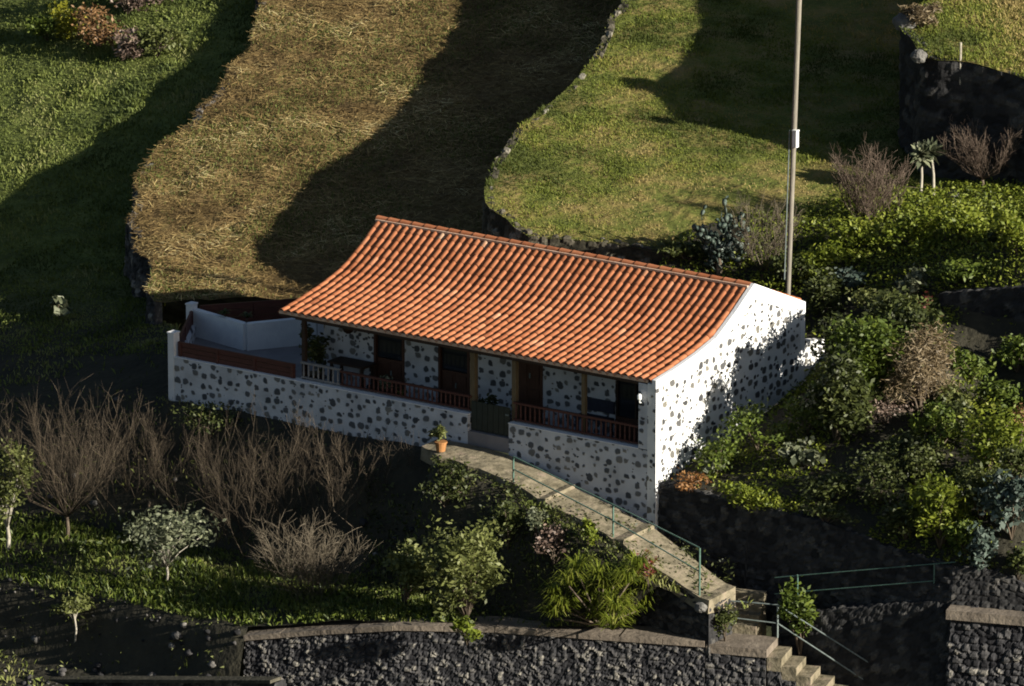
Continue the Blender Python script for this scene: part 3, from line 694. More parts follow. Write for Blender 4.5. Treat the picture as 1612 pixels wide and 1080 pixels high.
dk.add(T_ + B_, [(i, i + 1, n + i + 1, n + i) for i in range(n - 1)] + [(2 * n + i, 3 * n + i, 3 * n + i + 1, 2 * n + i + 1) for i in range(n - 1)] + [(0, n, 3 * n, 2 * n), (n - 1, 3 * n - 1, 4 * n - 1, 2 * n - 1)[::1]] +
       [(i, 2 * n + i, 2 * n + i + 1, i + 1) for i in range(n - 1)] + [(n + i, n + i + 1, 3 * n + i + 1, 3 * n + i) for i in range(n - 1)])
dk.part('roof_deck', M['darkwood'], house)
# ridge caps bedded in mortar
rv = []; rf = []; rt = []; off = 0; k = 9
nridge = 30
for i in range(nridge):
    x0 = XL - .02 + (XR - XL + .02) * i / nridge; x1 = x0 + (XR - XL) / nridge + .03
    an = np.linspace(-.15, PI + .15, k); r0, r1 = .095, .08
    a0 = np.column_stack([np.full(k, x0), 4.1 + np.cos(an) * r0, 3.55 + .005 + np.sin(an) * r0 * .9]); a1 = np.column_stack([np.full(k, x1), 4.1 + np.cos(an) * r1, 3.55 + np.sin(an) * r1 * .9])
    rv += [a0, a1]; j = np.arange(k - 1); rf.append(np.stack([j, j + 1, k + j + 1, k + j], 1) + off); rt.append(np.full(2 * k, .2 + .5 * RS.rand())); off += 2 * k
part('ridge_cap', np.concatenate(rv), np.concatenate(rf), M['tile'], roof, tint=np.concatenate(rt))
mo = MB()
mo.box(XL, XR - .003, 3.96, 4.24, 3.51, 3.565); mo.part('ridge_mortar', M['mortar'], roof)
mo = MB(); mo.box(XL + .02, -.245, .015, .06, 2.0, 2.075); mo.part('eave_mortar', M['mortar'], roof)

# gable wall (right end)
gprof = [(0, -1.62), (6.3, -.3)] + [(y, z - .10) for y, z in [(6.3, 2.68), (5.2, 3.14), (4.1, 3.60), (3.3, 3.07), (2.5, 2.60), (1.7, 2.385), (.8, 2.21), (0, 2.09)]]
def extrude_x(prof, x0, x1):
    n = len(prof); A = [(x0, y, z) for y, z in prof]; B = [(x1, y, z) for y, z in prof]
    m_ = MB(); m_.add(A + B, [tuple(range(n - 1, -1, -1)), tuple(range(n, 2 * n))] + [(i, (i + 1) % n, n + (i + 1) % n, n + i) for i in range(n)]); return m_
gw = extrude_x(gprof, -.24, 0).part('gable_wall', M['rubble_gable'], house)
# plain plaster margins: along both roof slopes and up the corners
vg = MB()
up_ = [(0, 2.09), (.8, 2.21), (1.7, 2.385), (2.5, 2.60), (3.3, 3.07), (4.1, 3.60), (5.2, 3.14), (6.3, 2.68)]
hts = [.20, .21, .22, .25, .32, .38, .34, .32]
for (a_, b_), (h0, h1_) in zip(zip(up_[:-1], up_[1:]), zip(hts[:-1], hts[1:])):
    a0_ = -.014 if a_[0] == 0 else a_[0]; b0_ = 6.312 if b_[0] == 6.3 else b_[0]; for_ = [(a0_, a_[1] - h0), (b0_, b_[1] - h1_), (b0_, b_[1] + .012), (a0_, a_[1] + .012)]
    e = extrude_x(for_, -.098, .014); vg.add(e.v, e.f)
vg.box(.0005, .012, -.008, .16, -1.6, 1.785); vg.box(.0005, .012, 6.12, 6.305, -.3, 2.255)
vg.part('verge_plaster', M['white'], gw)
# low white buttress wall continuing behind the gable
lw2 = MB(); lw2.box(-.24, -.002, 6.304, 7.2, -.3, 1.72); lw2.v[6] = (-.002, 7.2, 1.55); lw2.v[7] = (-.24, 7.2, 1.55)
lw2.part('wing_wall', M['rubble_gable'], house)

# front wall of the rooms, set back under the porch; openings cut by building it in piers
YW0, YW1 = 1.6, 1.85
ZT = 2.26
op = [(-9.55, -8.61), (-7.58, -6.63), (-5.32, -4.44), (-2.30, -1.15)]
fw = MB(); xs = [-10.86] + [v for o in op for v in o] + [-.24]
for i in range(0, len(xs), 2): fw.box(xs[i], xs[i + 1], YW0, YW1, -.05, ZT)
for (a_, b_) in op: fw.box(a_, b_, YW0, YW1, 2.08, ZT)
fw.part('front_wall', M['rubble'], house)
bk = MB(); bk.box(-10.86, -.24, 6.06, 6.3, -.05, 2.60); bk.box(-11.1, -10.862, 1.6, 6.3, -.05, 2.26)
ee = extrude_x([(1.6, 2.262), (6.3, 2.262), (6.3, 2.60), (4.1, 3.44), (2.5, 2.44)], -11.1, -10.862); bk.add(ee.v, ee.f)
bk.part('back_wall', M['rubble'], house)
fl = MB(); fl.box(-11.1, -.24, .26, 6.06, -.35, -.055); fl.part('floor', M['floor'], house)
for x in (-8.2, -3.6):
    pt = MB(); pt.box(x, x + .15, 1.86, 6.05, -.05, 2.4); pt.part('partition_wall', M['white'], house)
# doors
def door(x0, x1, kind):
    fr = MB(); t = .07
    fr.box(x0 + .002, x0 + t, YW0 - .02, YW0 + .12, -.05, 2.078); fr.box(x1 - t, x1 - .002, YW0 - .02, YW0 + .12, -.05, 2.078); fr.box(x0 + t + .001, x1 - t - .001, YW0 - .02, YW0 + .12, 2.0, 2.078)
    a_, b_ = x0 + t + .003, x1 - t - .003; z1 = 1.99 if kind == 'full' else .82
    d = MB(); mid = (a_ + b_) / 2
    for q0, q1 in ((a_, mid - .004), (mid + .004, b_)):
        d.box(q0, q1, YW0 + .04, YW0 + .08, -.04, z1)
        hs = ((.08, .38), (.46, .76), (.9, 1.5), (1.58, 1.9)) if kind == 'full' else ((.06, .36), (.44, .74))
        for u0, u1 in hs: d.box(q0 + .06, q1 - .06, YW0 + .025, YW0 + .039, u0, u1)
    dr = d.part('door', M['doorwood'], house)
    fr.part('frame', M['doorwood'], dr)
    hd = MB(); hd.box(mid + .03, mid + .06, YW0 - .002, YW0 + .022, z1 * .52, z1 * .52 + .12); hd.part('handle', M['greymetal'], dr)
    if kind == 'half':
        g = MB(); g.box(a_, b_, YW0 + .06, YW0 + .07, .835, 1.99); gl = g.part('glazing', M['glass_dark'], dr)
door(*op[0], 'half'); door(*op[1], 'half'); door(*op[2], 'full')
w = MB(); w.box(op[3][0] + .002, op[3][1] - .002, YW0 + .09, YW0 + .10, .5, 2.07); wn_ = w.part('window', M['glass_dark'], house)
f_ = MB()
for x in (op[3][0] + .003, (op[3][0] + op[3][1]) / 2 - .02, op[3][1] - .05): f_.box(x, x + .047, YW0 + .03, YW0 + .085, .5, 2.07)
f_.part('frame', M['darkwood'], wn_)
s_ = MB(); s_.box(op[3][0] + .003, op[3][1] - .003, YW0 + .02, YW1 - .01, -.05, .495); s_.part('sill_wall', M['doorwood'], house)
# porch beam, rafters and posts
bm = MB(); bm.box(-10.9, -.26, .20, .33, 1.86, 2.0); bm.part('porch_beam', M['darkwood'], house)
for i in range(19):
    x = -10.8 + i * .575; m_ = MB()
    m_.add([(x, .05, 1.95), (x + .07, .05, 1.95), (x + .07, 1.58, 2.16), (x, 1.58, 2.16), (x, .05, 2.0), (x + .07, .05, 2.0), (x + .07, 1.58, 2.245), (x, 1.58, 2.245)], [(0, 3, 2, 1), (4, 5, 6, 7), (0, 1, 5, 4), (1, 2, 6, 5), (2, 3, 7, 6), (3, 0, 4, 7)])
    m_.part('rafter', M['darkwood'], house)
def post(px_, mat, w_=.11, z0=.36, y=.205):
    x = (px_ - 1030) / 53.4 - .1; m_ = MB(); m_.box(x - w_ / 2, x + w_ / 2, y, y + w_, z0, 1.857); m_.part('porch_post', M[mat], house)
post(466, 'darkwood', .10); post(740, 'postwood', .14, -.05); post(806, 'postwood', .12, -.05); post(915, 'postwood', .10)
pc = MB(); pc.box(-.50, -.242, .004, .24, .362, 1.97); pc.part('corner_pillar', M['rubble'], house)

# terrace: floor slab, parapets
G0, G1 = -5.52, -4.30
tw = thing('terrace_wall', 'low white rubble parapet along the front of the porch, left of the gate', 'parapet wall', (-9.9, .12, -1))
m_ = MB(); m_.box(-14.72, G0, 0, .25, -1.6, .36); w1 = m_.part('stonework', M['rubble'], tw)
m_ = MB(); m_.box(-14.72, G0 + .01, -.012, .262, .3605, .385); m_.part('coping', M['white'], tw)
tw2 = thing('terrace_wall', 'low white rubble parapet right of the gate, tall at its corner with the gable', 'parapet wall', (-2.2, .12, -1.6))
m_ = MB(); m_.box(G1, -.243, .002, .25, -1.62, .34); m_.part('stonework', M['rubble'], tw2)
m_ = MB(); m_.box(G1 - .01, -.505, -.01, .262, .3405, .362); m_.part('coping', M['white'], tw2)
m_ = MB(); m_.box(G0 + .005, G1 - .005, .0, .6, -.4, -.04); m_.solo('doorstep', M['floor'], 'pale doorstep under the dark gate', 'doorstep')
FL = [(-14.7, .252), (-11.105, .252), (-11.105, 6.2), (-13.1, 6.6), (-13.6, 4.3), (-14.5, 2.85), (-16.3, 3.15)]
MB().prism(FL, -.6, -.02).solo('terrace_floor', M['floor'], kind='structure')
# white garden wall at the back of the left terrace
sw = MB()
for a_, b_ in [((-16.35, 3.1, -.3), (-14.42, 2.72, -.3)), ((-14.42, 2.74, -.3), (-13.42, 4.28, -.3)), ((-13.42, 4.30, -.3), (-12.7, 6.5, -.3))]: sw.beam(a_, b_, .18, .97)
sw.solo('garden_wall', M['white'], 'low plain white wall at the back of the left terrace', 'garden wall')
sl_ = MB(); sl_.beam((-14.62, .25, -1.6), (-16.4, 3.06, -1.6), .22, 1.9); sl_.solo('side_wall', M['rubble'], 'low white rubble wall closing the left end of the terrace', 'side wall')
for (p, zt, lab) in [((-14.64, .13), .95, 'square white pillar at the front left corner of the terrace'), ((-16.42, 3.1), .78, 'square white pillar at the back left corner of the terrace')]:
    t_ = thing('gate_pillar', lab, 'pillar', (p[0], p[1], -1.2))
    m_ = MB(); m_.box(p[0] - .09, p[0] + .09, p[1] - .145, p[1] + .09, -1.2, zt); m_.part('shaft', M['white'], t_)
    m_ = MB(); m_.box(p[0] - .105, p[0] + .105, p[1] - .16, p[1] + .105, zt + .001, zt + .04); m_.part('cap', M['white'], t_)
def boards(p, q, z0, z1, label, nb=3, th=.05):
    p = np.array([*p, z0], float); q = np.array([*q, z0], float); t_ = thing('boarded_fence', label, 'fence', (p + q) / 2)
    h = (z1 - z0) / nb; m_ = MB()
    for i in range(nb): m_.beam(p + [0, 0, h * i + .006], q + [0, 0, h * i + .006], th, h - .012)
    m_.part('board_panel', M['brownwood'], t_)
    d = (q - p) / np.linalg.norm(q - p); L = np.linalg.norm(q - p); k = max(2, int(L / 1.2) + 1)
    for i in range(k):
        c = p + d * (L * (.02 + .96 * i / (k - 1))); m_ = MB(); m_.beam(c - d * .04 + [d[1] * .055, -d[0] * .055, 0] * 1 if False else c - d * .04, c + d * .04, th + .04, z1 - z0 - .02); m_.part('post', M['brownwood'], t_)
boards((-14.5, .12), (-10.86, .12), .387, .76, 'brown horizontal boards on top of the front parapet, left of the porch')
boards((-14.7, .30), (-16.33, 2.95), .31, .66, 'short brown boarded fence between the two white pillars at the left end')
boards((-16.3, 3.25), (-12.9, 7.6), .2, .74, 'brown boarded fence behind the low white wall of the left terrace')
# turned railings
def railing(x0, x1, z0, z1, mat, label, gap=.135):
    t_ = thing('porch_railing', label, 'railing', ((x0 + x1) / 2, .17, z0), 'wooden railings on the porch parapet')
    m_ = MB(); m_.box(x0, x1, .135, .205, z1 - .05, z1); m_.part('top_rail', M[mat], t_)
    m_ = MB(); m_.box(x0, x1, .145, .195, z0 + .04, z0 + .08); m_.part('bottom_rail', M[mat], t_)
    nb = int((x1 - x0) / gap); c0 = None
    for i in range(nb):
        x = x0 + (i + .5) * (x1 - x0) / nb
        if c0 is None:
            prof = [(0, .014), (.08, .022), (.3, .028), (.5, .018), (.62, .024), (.85, .018), (1, .014)]
            m_ = MB(); m_.tube([(x, .17, z0 + .081 + (z1 - z0 - .132) * u_) for u_, _ in prof], [r_ for _, r_ in prof], 6); c0 = m_.part('baluster', M[mat], t_); xr = x
        else:
            c = c0.copy(); COL.objects.link(c); c.parent = t_; c.location = (x - xr, 0, 0)
railing(-10.70, -9.5, .386, .84, 'palewood', 'pale wooden porch railing at the left end beside the boarded section')
railing(-9.5, G0 - .03, .386, .80, 'brownwood', 'brown wooden porch railing left of the gate, in front of the two open doors')
railing(G1 + .03, -.52, .363, .86, 'brownwood', 'brown wooden porch railing right of the gate, ending at the corner pillar')
# gate
g_ = thing('garden_gate', 'dark green gate closing the porch entrance between the two parapets', 'gate', ((G0 + G1) / 2, .1, 0))
m_ = MB()
for i in range(7):
    x = G0 + .04 + i * (G1 - G0 - .08) / 7; m_.box(x, x + (G1 - G0 - .08) / 7 - .012, .10, .125, -.01, .70)
m_.part('board_panel', M['gate'], g_)
m_ = MB()
for z in (.08, .56): m_.box(G0 + .03, G1 - .03, .126, .16, z, z + .07)
m_.part('crossbar', M['gate'], g_)
m_ = MB(); m_.box(G1 - .16, G1 - .06, .07, .099, .5, .53); m_.part('latch', M['greymetal'], g_)
# small wall lamp on the corner pillar
l_ = thing('wall_lamp', 'small white wall lamp on the corner pillar under the right end of the eave', 'lamp', (-.42, -.05, 1.45))
m_ = MB(); m_.tube([(-.40, -.005, 1.5), (-.40, -.09, 1.52), (-.40, -.10, 1.58)], .016, 6); m_.part('bracket', M['boxgrey'], l_)
m_ = MB(); m_.tube([(-.40, -.10, 1.58), (-.40, -.10, 1.61), (-.40, -.10, 1.70), (-.40, -.10, 1.74)], [.03, .055, .055, .02], 10); m_.part('shade', M['boxgrey'], l_)
# porch furniture
t_ = thing('bench', 'low dark blue bench against the porch wall, behind the right railing', 'bench', (-2.75, 1.35, -.02))
m_ = MB(); m_.box(-3.25, -2.3, 1.2, 1.56, .40, .45); m_.part('seat', M['bluewood'], t_)
m_ = MB(); m_.box(-3.25, -2.3, 1.54, 1.585, .55, .85); m_.part('backrest', M['bluewood'], t_)
for x in (-3.2, -2.4):
    for y in (1.22, 1.5): m_ = MB(); m_.box(x, x + .06, y, y + .06, -.055, .399); m_.part('leg', M['bluewood'], t_)
t_ = thing('table', 'dark wooden table against the stone wall near the left end of the porch', 'table', (-9.95, 1.2, -.02))
m_ = MB(); m_.box(-10.5, -9.4, .95, 1.5, .66, .71); m_.part('tabletop', M['darkwood'], t_)
for x in (-10.45, -9.51):
    for y in (.99, 1.4): m_ = MB(); m_.box(x, x + .06, y, y + .06, -.055, .659); m_.part('leg', M['darkwood'], t_)

# ------------------------------------------------------------------ utility pole
pb = atY(1240, 478, 7.9); pb = np.array([pb[0], pb[1], pb[2] - .0]) - (atY(1258, 0, 7.9) - pb) * .12
_t = atY(1256, -40, 7.7); ptop = atY(1263, -140, 7.9)
pole = thing('utility_pole', 'tall leaning wooden pole rising behind the gable end of the house', 'pole', pb)
m_ = MB(); m_.tube([pb + (ptop - pb) * t for t in np.linspace(0, 1, 7)], np.array([.062, .060, .063, .066, .064, .070, .072]), 12); m_.part('shaft', M['polewood'], pole)
def polept(py):
    best = min(np.linspace(0, 1, 800), key=lambda t: abs(pix(pb + (ptop - pb) * t)[1] - py)); return pb + (ptop - pb) * best
q = polept(217)
m_ = MB(); m_.box(q[0] + .05, q[0] + .16, q[1] - .14, q[1] - .02, q[2] - .2, q[2] + .2); bx = m_.part('meter_box', M['boxgrey'], pole)
m_ = MB(); m_.box(q[0] + .04, q[0] + .17, q[1] - .15, q[1] - .01, q[2] + .201, q[2] + .235); m_.part('lid', M['boxgrey'], bx)
q1, q2 = polept(205), polept(440)
m_ = MB(); m_.tube([q1 + np.array([-.085, -.07, 0]), q2 + np.array([-.075, -.07, 0])], .018, 6); m_.part('cable_pipe', M['greymetal'], pole)

# ------------------------------------------------------------------ metal handrails
def pipe_rail(label, posts, rails, mat, pr=.024, rr=.017, name='handrail', group=None):
    t_ = thing(name, label, 'handrail', posts[0][0])
    for a_, b_ in posts: m_ = MB(); m_.tube([a_, (np.array(a_) + b_) / 2, b_], pr, 8); m_.part('post', M[mat], t_)
    for r_ in rails: m_ = MB(); m_.tube(r_, rr, 6); m_.part('rail', M[mat], t_)
    return t_
def pf_at(px):
    X = [pix(p)[0] for p in PF]; return np.array([np.interp(px, X, [p[k] for p in PF]) for k in range(3)]) + np.array([0, .08, 0])
pp = [(pf_at(805), .62), (pf_at(962), .78), (pf_at(1098), 1.15)]
tops_ = [p + np.array([0, 0, h]) for p, h in pp]
pipe_rail('green pipe handrail on three posts along the outer edge of the path', [(p - np.array([0, 0, .2]), t) for p, t in zip([q_[0] for q_ in pp], tops_)], [tops_, [p + np.array([0, 0, h * .5]) for p, h in pp]], 'greenmetal')
LP = [B0 + ww * t + wn * 1.0 for t in (.12, LAND)]; LP = [np.array([p[0], p[1], -3.22]) for p in LP]
e_ = B0 + ww * (LAND + .35 * 7) + wn * 1.0; e_ = np.array([e_[0], e_[1], -3.22 - .2 * 7])
pipe_rail('grey pipe handrail running down the back of the lower steps', [(LP[0], LP[0] + [0, 0, .8]), (LP[1], LP[1] + [0, 0, .8]), (e_, e_ + np.array([0, 0, .85]))], [[LP[0] + [0, 0, .8], LP[1] + [0, 0, .8], e_ + np.array([0, 0, .85])], [LP[0] + [0, 0, .4], LP[1] + [0, 0, .35], e_ + np.array([0, 0, .35])]], 'greymetal')
fa = onpl(1255, 964, (-2.72, 0, 0)); fb = onpl(1470, 945, (-1.95, 0, 0)); dd = (fb - fa) / np.linalg.norm(fb - fa)
f0 = fa - dd * .6; f1 = fb + dd * .55
zz = lambda h: np.array([0, 0, h])
pipe_rail('thin green pipe fence on two posts above the shaded drop, bottom right', [(fa, fa + zz(.92)), (fb, fb + zz(.90))], [[f0 + zz(.9), fa + zz(.9), fb + zz(.88), f1 + zz(.88)], [f0 + zz(.5), fa + zz(.5), fb + zz(.47), f1 + zz(.47)]], 'greenmetal', pr=.02, rr=.014)

# ------------------------------------------------------------------ plants
def rnd_dir(n):
    d = RS.randn(n, 3); return d / np.linalg.norm(d, axis=1)[:, None]
def leaves(C, size, D=None, aspect=.5, upbias=.5):
    """C (n,3) centres; each leaf a folded lozenge of four points (two triangles as quad)"""
    n = len(C); size = np.broadcast_to(size, n) * (.6 + .8 * RS.rand(n))
    if D is None: D = rnd_dir(n); D[:, 2] = D[:, 2] * .6 + upbias * .3; D /= np.linalg.norm(D, axis=1)[:, None]
    Nn = rnd_dir(n); Nn[:, 2] += upbias; W = np.cross(D, Nn); W /= np.linalg.norm(W, axis=1)[:, None] + 1e-9
    s = size[:, None]; a = C - D * s * .5; b = C + D * s * .5; l = C + W * s * aspect * .5 - D * s * .05; r_ = C - W * s * aspect * .5 - D * s * .05
    V = np.stack([a, l, b, r_], 1).reshape(-1, 3); F = np.arange(4 * n).reshape(n, 4)
    return V, F, n
def clumpy(n, w, d, h, k, shell=.55, cr_=.34):
    """points in k leaf clumps filling an ellipsoid w x d x h (base at z=0)"""
    kc = rnd_dir(k) * (RS.rand(k, 1) ** .45); kc[:, 2] = (kc[:, 2] * .5 + .5)
    Cc = kc * np.array([w * .38, d * .38, h * .72]) + np.array([0, 0, h * .12])
    rad = (cr_ * (.55 + .8 * RS.rand(k)))[:, None] * np.array([w, d, h * .9]) * .62
    wt = rad.prod(1) ** .6; idx = RS.choice(k, n, p=wt / wt.sum())
    q = rnd_dir(n) * (shell + (1 - shell) * RS.rand(n, 1)) * (1 + .25 * RS.randn(n, 1))
    P = Cc[idx] + q * rad[idx]; P[:, 2] = np.maximum(P[:, 2], .02)
    return P, idx, Cc
CK = {}
def shrub(label, px, py, wpx, hpx, mat, n=900, leaf=.13, k=9, aspect=.5, name='shrub', cat='shrub', stems='bark', dscale=.9, group=None, base=None, upb=.6, shell=.55, cr_=.34):
    b = hit(px, py) if base is None else np.array(base, float)
    sc_ = 65.8 * DIST / ((b - CAM) @ cf); W = wpx / sc_; H = hpx / (sc_ * .966)
    t_ = thing(name, label, cat, b - np.array([0, 0, .03]), group)
    P, idx, Cc = clumpy(n, W, W * dscale, H, k, shell, cr_)
    V, F, n_ = leaves(P + b, leaf, aspect=aspect, upbias=upb)
    ct = RS.rand(k); tint = np.clip(.45 * ct[idx] + .55 * RS.rand(n_), 0, 1)
    part('foliage', V, F, M[mat], t_, tint=np.repeat(tint, 4))
    L = []
    for c in Cc[:min(k, 12)]:
        m = c * np.array([.35, .35, .5]) + RS.randn(3) * .03
        L.append(([b - [0, 0, .05], b + m, b + c], [max(.014, .018 * H), max(.010, .012 * H), .006]))
    V, F, T_ = tubes(L, 5 if False else 4); part('stem', V, F, M[stems], t_)
    return t_
def tree(label, px, py, wpx, hpx, trunkpx, mat, n=1500, leaf=.13, k=14, name='tree', bark='bark', tr=.06, base=None, lean=(0, 0), aspect=.5, group=None):
    b = hit(px, py) if base is None else np.array(base, float)
    sc_ = 65.8 * DIST / ((b - CAM) @ cf); W = wpx / sc_; H = hpx / (sc_ * .966); t0 = trunkpx / (sc_ * .966)
    t_ = thing(name, label, 'tree', b - np.array([0, 0, .05]), group)
    P, idx, Cc = clumpy(n, W, W * .9, H - t0, k)
    o = b + np.array([lean[0], lean[1], t0])
    V, F, n_ = leaves(P + o, leaf, aspect=aspect, upbias=.6); ct = RS.rand(k)
    part('crown', V, F, M[mat], t_, tint=np.repeat(np.clip(.45 * ct[idx] + .55 * RS.rand(n_), 0, 1), 4))
    L = [([b - [0, 0, .15], b + (o - b) * .5 + [.03, .02, 0], o], [tr * 1.25, tr, tr * .8])]
    for c in Cc[:14]: L.append(([o - (o - b) * .2, o + c * np.array([.4, .4, .45]), o + c], [tr * .55, tr * .35, .008]))
    V, F, T_ = tubes(L, 4); part('trunk', V, F, M[bark], t_, smooth=True)
    return t_
def bare(label, px, py, wpx, hpx, mat='twig', trunkpx=20, nst=10, sub=5, tr=.05, name='bare_tree', cat='tree', spread=1.0, group=None, base=None, up_=1.0, thin=.0045, roots=0):
    b = hit(px, py) if base is None else np.array(base, float)
    sc_ = 65.8 * DIST / ((b - CAM) @ cf); W = wpx / sc_; H = hpx / (sc_ * .966); t0 = trunkpx / (sc_ * .966)
    t_ = thing(name, label, cat, b - np.array([0, 0, .05]), group)
    o = b + np.array([.02, 0, t0]); L0 = [([b - [0, 0, .15], (b + o) / 2 + RS.randn(3) * .02, o], [tr * 1.2, tr, tr * .85])]; L1 = []
    for i in range(nst):
        an = 2 * PI * i / nst + RS.rand() * .6; rad = W * .5 * (.25 + .75 * RS.rand() ** .6) * spread; hh = (H - t0) * (.62 + .38 * RS.rand())
        e = o + np.array([math.cos(an) * rad, math.sin(an) * rad, hh])
        m1 = o + np.array([math.cos(an) * rad * .55, math.sin(an) * rad * .55, hh * .32]) + RS.randn(3) * .05 * H / 3
        m2 = o + np.array([math.cos(an) * rad * .85, math.sin(an) * rad * .85, hh * .65]) + RS.randn(3) * .05 * H / 3
        ro = o
        if roots: ro = b + np.array([(RS.rand() - .5) * W * roots, (RS.rand() - .5) * W * roots, 0]); sh_ = ro - o; m1 = m1 + sh_ * .9; m2 = m2 + sh_ * .7; e = e + sh_ * .5; hh *= 1
        wob = RS.randn(2, 3) * .06 * H / 2; m1 = m1 + wob[0]; m2 = m2 + wob[1]
        c = np.array([ro, m1, m2, e]); r0 = tr * .2
        L1.append((c, [r0, r0 * .7, max(thin, r0 * .45), thin * .7]))
        for s in range(sub):
            u = .15 + .75 * RS.rand(); seg = min(2, int(u * 3)); p = c[seg] + (c[seg + 1] - c[seg]) * (u * 3 - seg)
            d = np.array([math.cos(an) * .30, math.sin(an) * .30, up_]) + RS.randn(3) * np.array([.32, .32, .2]); d /= np.linalg.norm(d)
            ln = (H - t0) * (.18 + .34 * RS.rand()) * (1.1 - .5 * u)
            q = np.array([p, p + d * ln * .5 + RS.randn(3) * .03, p + d * ln + RS.randn(3) * .05])
            L1.append((q, [thin * 1.3, thin, thin * .6]))
            for s2 in range(2):
                v = .3 + .6 * RS.rand(); p2 = q[0] + (q[2] - q[0]) * v; d2 = d + RS.randn(3) * .5; d2 /= np.linalg.norm(d2)
                L1.append((np.array([p2, p2 + d2 * ln * .25, p2 + d2 * ln * .45]), [thin * .8, thin * .65, thin * .45]))
    V, F, T_ = tubes(L0, 8); part('trunk', V, F, M['bark'], t_, smooth=True)
    V, F, T_ = tubes(L1, 4); part('branches', V, F, M[mat], t_, tint=T_)
    return t_
def strappy(label, px, py, wpx, hpx, mat, n=260, name='strappy_plant', cat='plant', base=None, hub=7, wid=.05):
    b = hit(px, py) if base is None else np.array(base, float); sc_ = 65.8 * DIST / ((b - CAM) @ cf); W = wpx / sc_; H = hpx / (sc_ * .966)
    t_ = thing(name, label, cat, b)
    hubs = np.column_stack([(RS.rand(hub) - .5) * W * .75, (RS.rand(hub) - .5) * W * .7, RS.rand(hub) * H * .62]) + b
    VV = []; FF = []; TT = []; off = 0
    for i in range(n):
        h0 = hubs[RS.randint(hub)]; an = RS.rand() * 2 * PI; d = np.array([math.cos(an), math.sin(an), 0]); ln = W * .20 * (.6 + .6 * RS.rand()); rise = H * .3 * (.3 + .8 * RS.rand())
        pts = [h0 + d * ln * u + np.array([0, 0, rise * (1.9 * u - 1.5 * u * u)]) for u in (0, .3, .65, 1)]
        sd = np.array([-d[1], d[0], 0]); wd = [wid * .5, wid, wid * .8, .006]
        for p, w_ in zip(pts, wd): VV += [p - sd * w_ / 2, p + sd * w_ / 2]
        FF += [[off + 2 * j, off + 2 * j + 1, off + 2 * j + 3, off + 2 * j + 2] for j in range(3)]; off += 8; TT += [RS.rand()] * 8
    part('leaves', np.array(VV), np.array(FF), M[mat], t_, tint=TT)
    L = [([b - [0, 0, .05], (b + h_) / 2, h_], [.03, .025, .02]) for h_ in hubs]; V, F, _ = tubes(L, 4); part('stem', V, F, M['bark'], t_)
    return t_
def pear(label, px, py, wpx, hpx, mat='l_blue', n=34, pad=.2, name='prickly_pear', base=None):
    b = hit(px, py) if base is None else np.array(base, float); sc_ = 65.8 * DIST / ((b - CAM) @ cf); W = wpx / sc_; H = hpx / (sc_ * .966)
    t_ = thing(name, label, 'cactus', b); VV = []; FF = []; TT = []; off = 0
    ends = [(b.copy(), np.array([0, 0, 1.]))]; th = np.linspace(0, 2 * PI, 11)[:-1]
    for i in range(n):
        p, d0 = ends[RS.randint(len(ends))]
        for _ in range(20):
            d = d0 * .5 + np.array([0, 0, .45]) + RS.randn(3) * .55; d /= np.linalg.norm(d); s = pad * (.7 + .6 * RS.rand()); e = p + d * s * 1.25
            if abs((e - b) @ cr) < W / 2 and b[2] - .1 < e[2] < b[2] + H: break
        nn = np.cross(d, rnd_dir(1)[0]); nn /= np.linalg.norm(nn); sd = np.cross(d, nn); c = p + d * s * .62
        ring = np.array([c + d * math.cos(a_) * s * .66 + sd * math.sin(a_) * s * (.42 - .08 * math.cos(a_ + PI)) for a_ in th]); f_, k_ = c + nn * s * .1, c - nn * s * .1
        VV += list(ring) + [f_, k_]; 
        for j in range(10): FF += [[off + j, off + (j + 1) % 10, off + 10], [off + (j + 1) % 10, off + j, off + 11]]
        off += 12; TT += [RS.rand()] * 12; ends.append((e, d))
        if len(ends) > 60: ends.pop(0)
    part('pads', np.array(VV), np.array(FF), M[mat], t_, tint=TT, smooth=True)
    V, F, _ = tubes([([b - [0, 0, .1], b + [0, 0, H * .2]], [.09, .07])], 8); part('trunk', V, F, M['bark'], t_)
    return t_
def rosette_tree(label, px, py, hpx, mat, nleaf=60, leaf=.3, name='cabbage_tree', lean=(0, 0), group=None):
    b = hit(px, py); sc_ = 65.8 * DIST / ((b - CAM) @ cf); H = hpx / (sc_ * .966); top = b + np.array([lean[0], lean[1], H * .8])
    t_ = thing(name, label, 'plant', b, group)
    V, F, _ = tubes([([b - [0, 0, .1], (b + top) / 2 + [.03, 0, 0], top], [.045, .035, .03])], 8); part('trunk', V, F, M['palebark'], t_, smooth=True)
    D = rnd_dir(nleaf); D[:, 2] = D[:, 2] * .7 + .15; D /= np.linalg.norm(D, axis=1)[:, None]
    V, F, n_ = leaves(top + D * leaf * .62 * (.3 + .8 * RS.rand(nleaf, 1)), leaf, D, aspect=.45, upbias=1.0)
    part('leaves', V, F, M[mat], t_, tint=np.repeat(RS.rand(n_), 4)); return t_

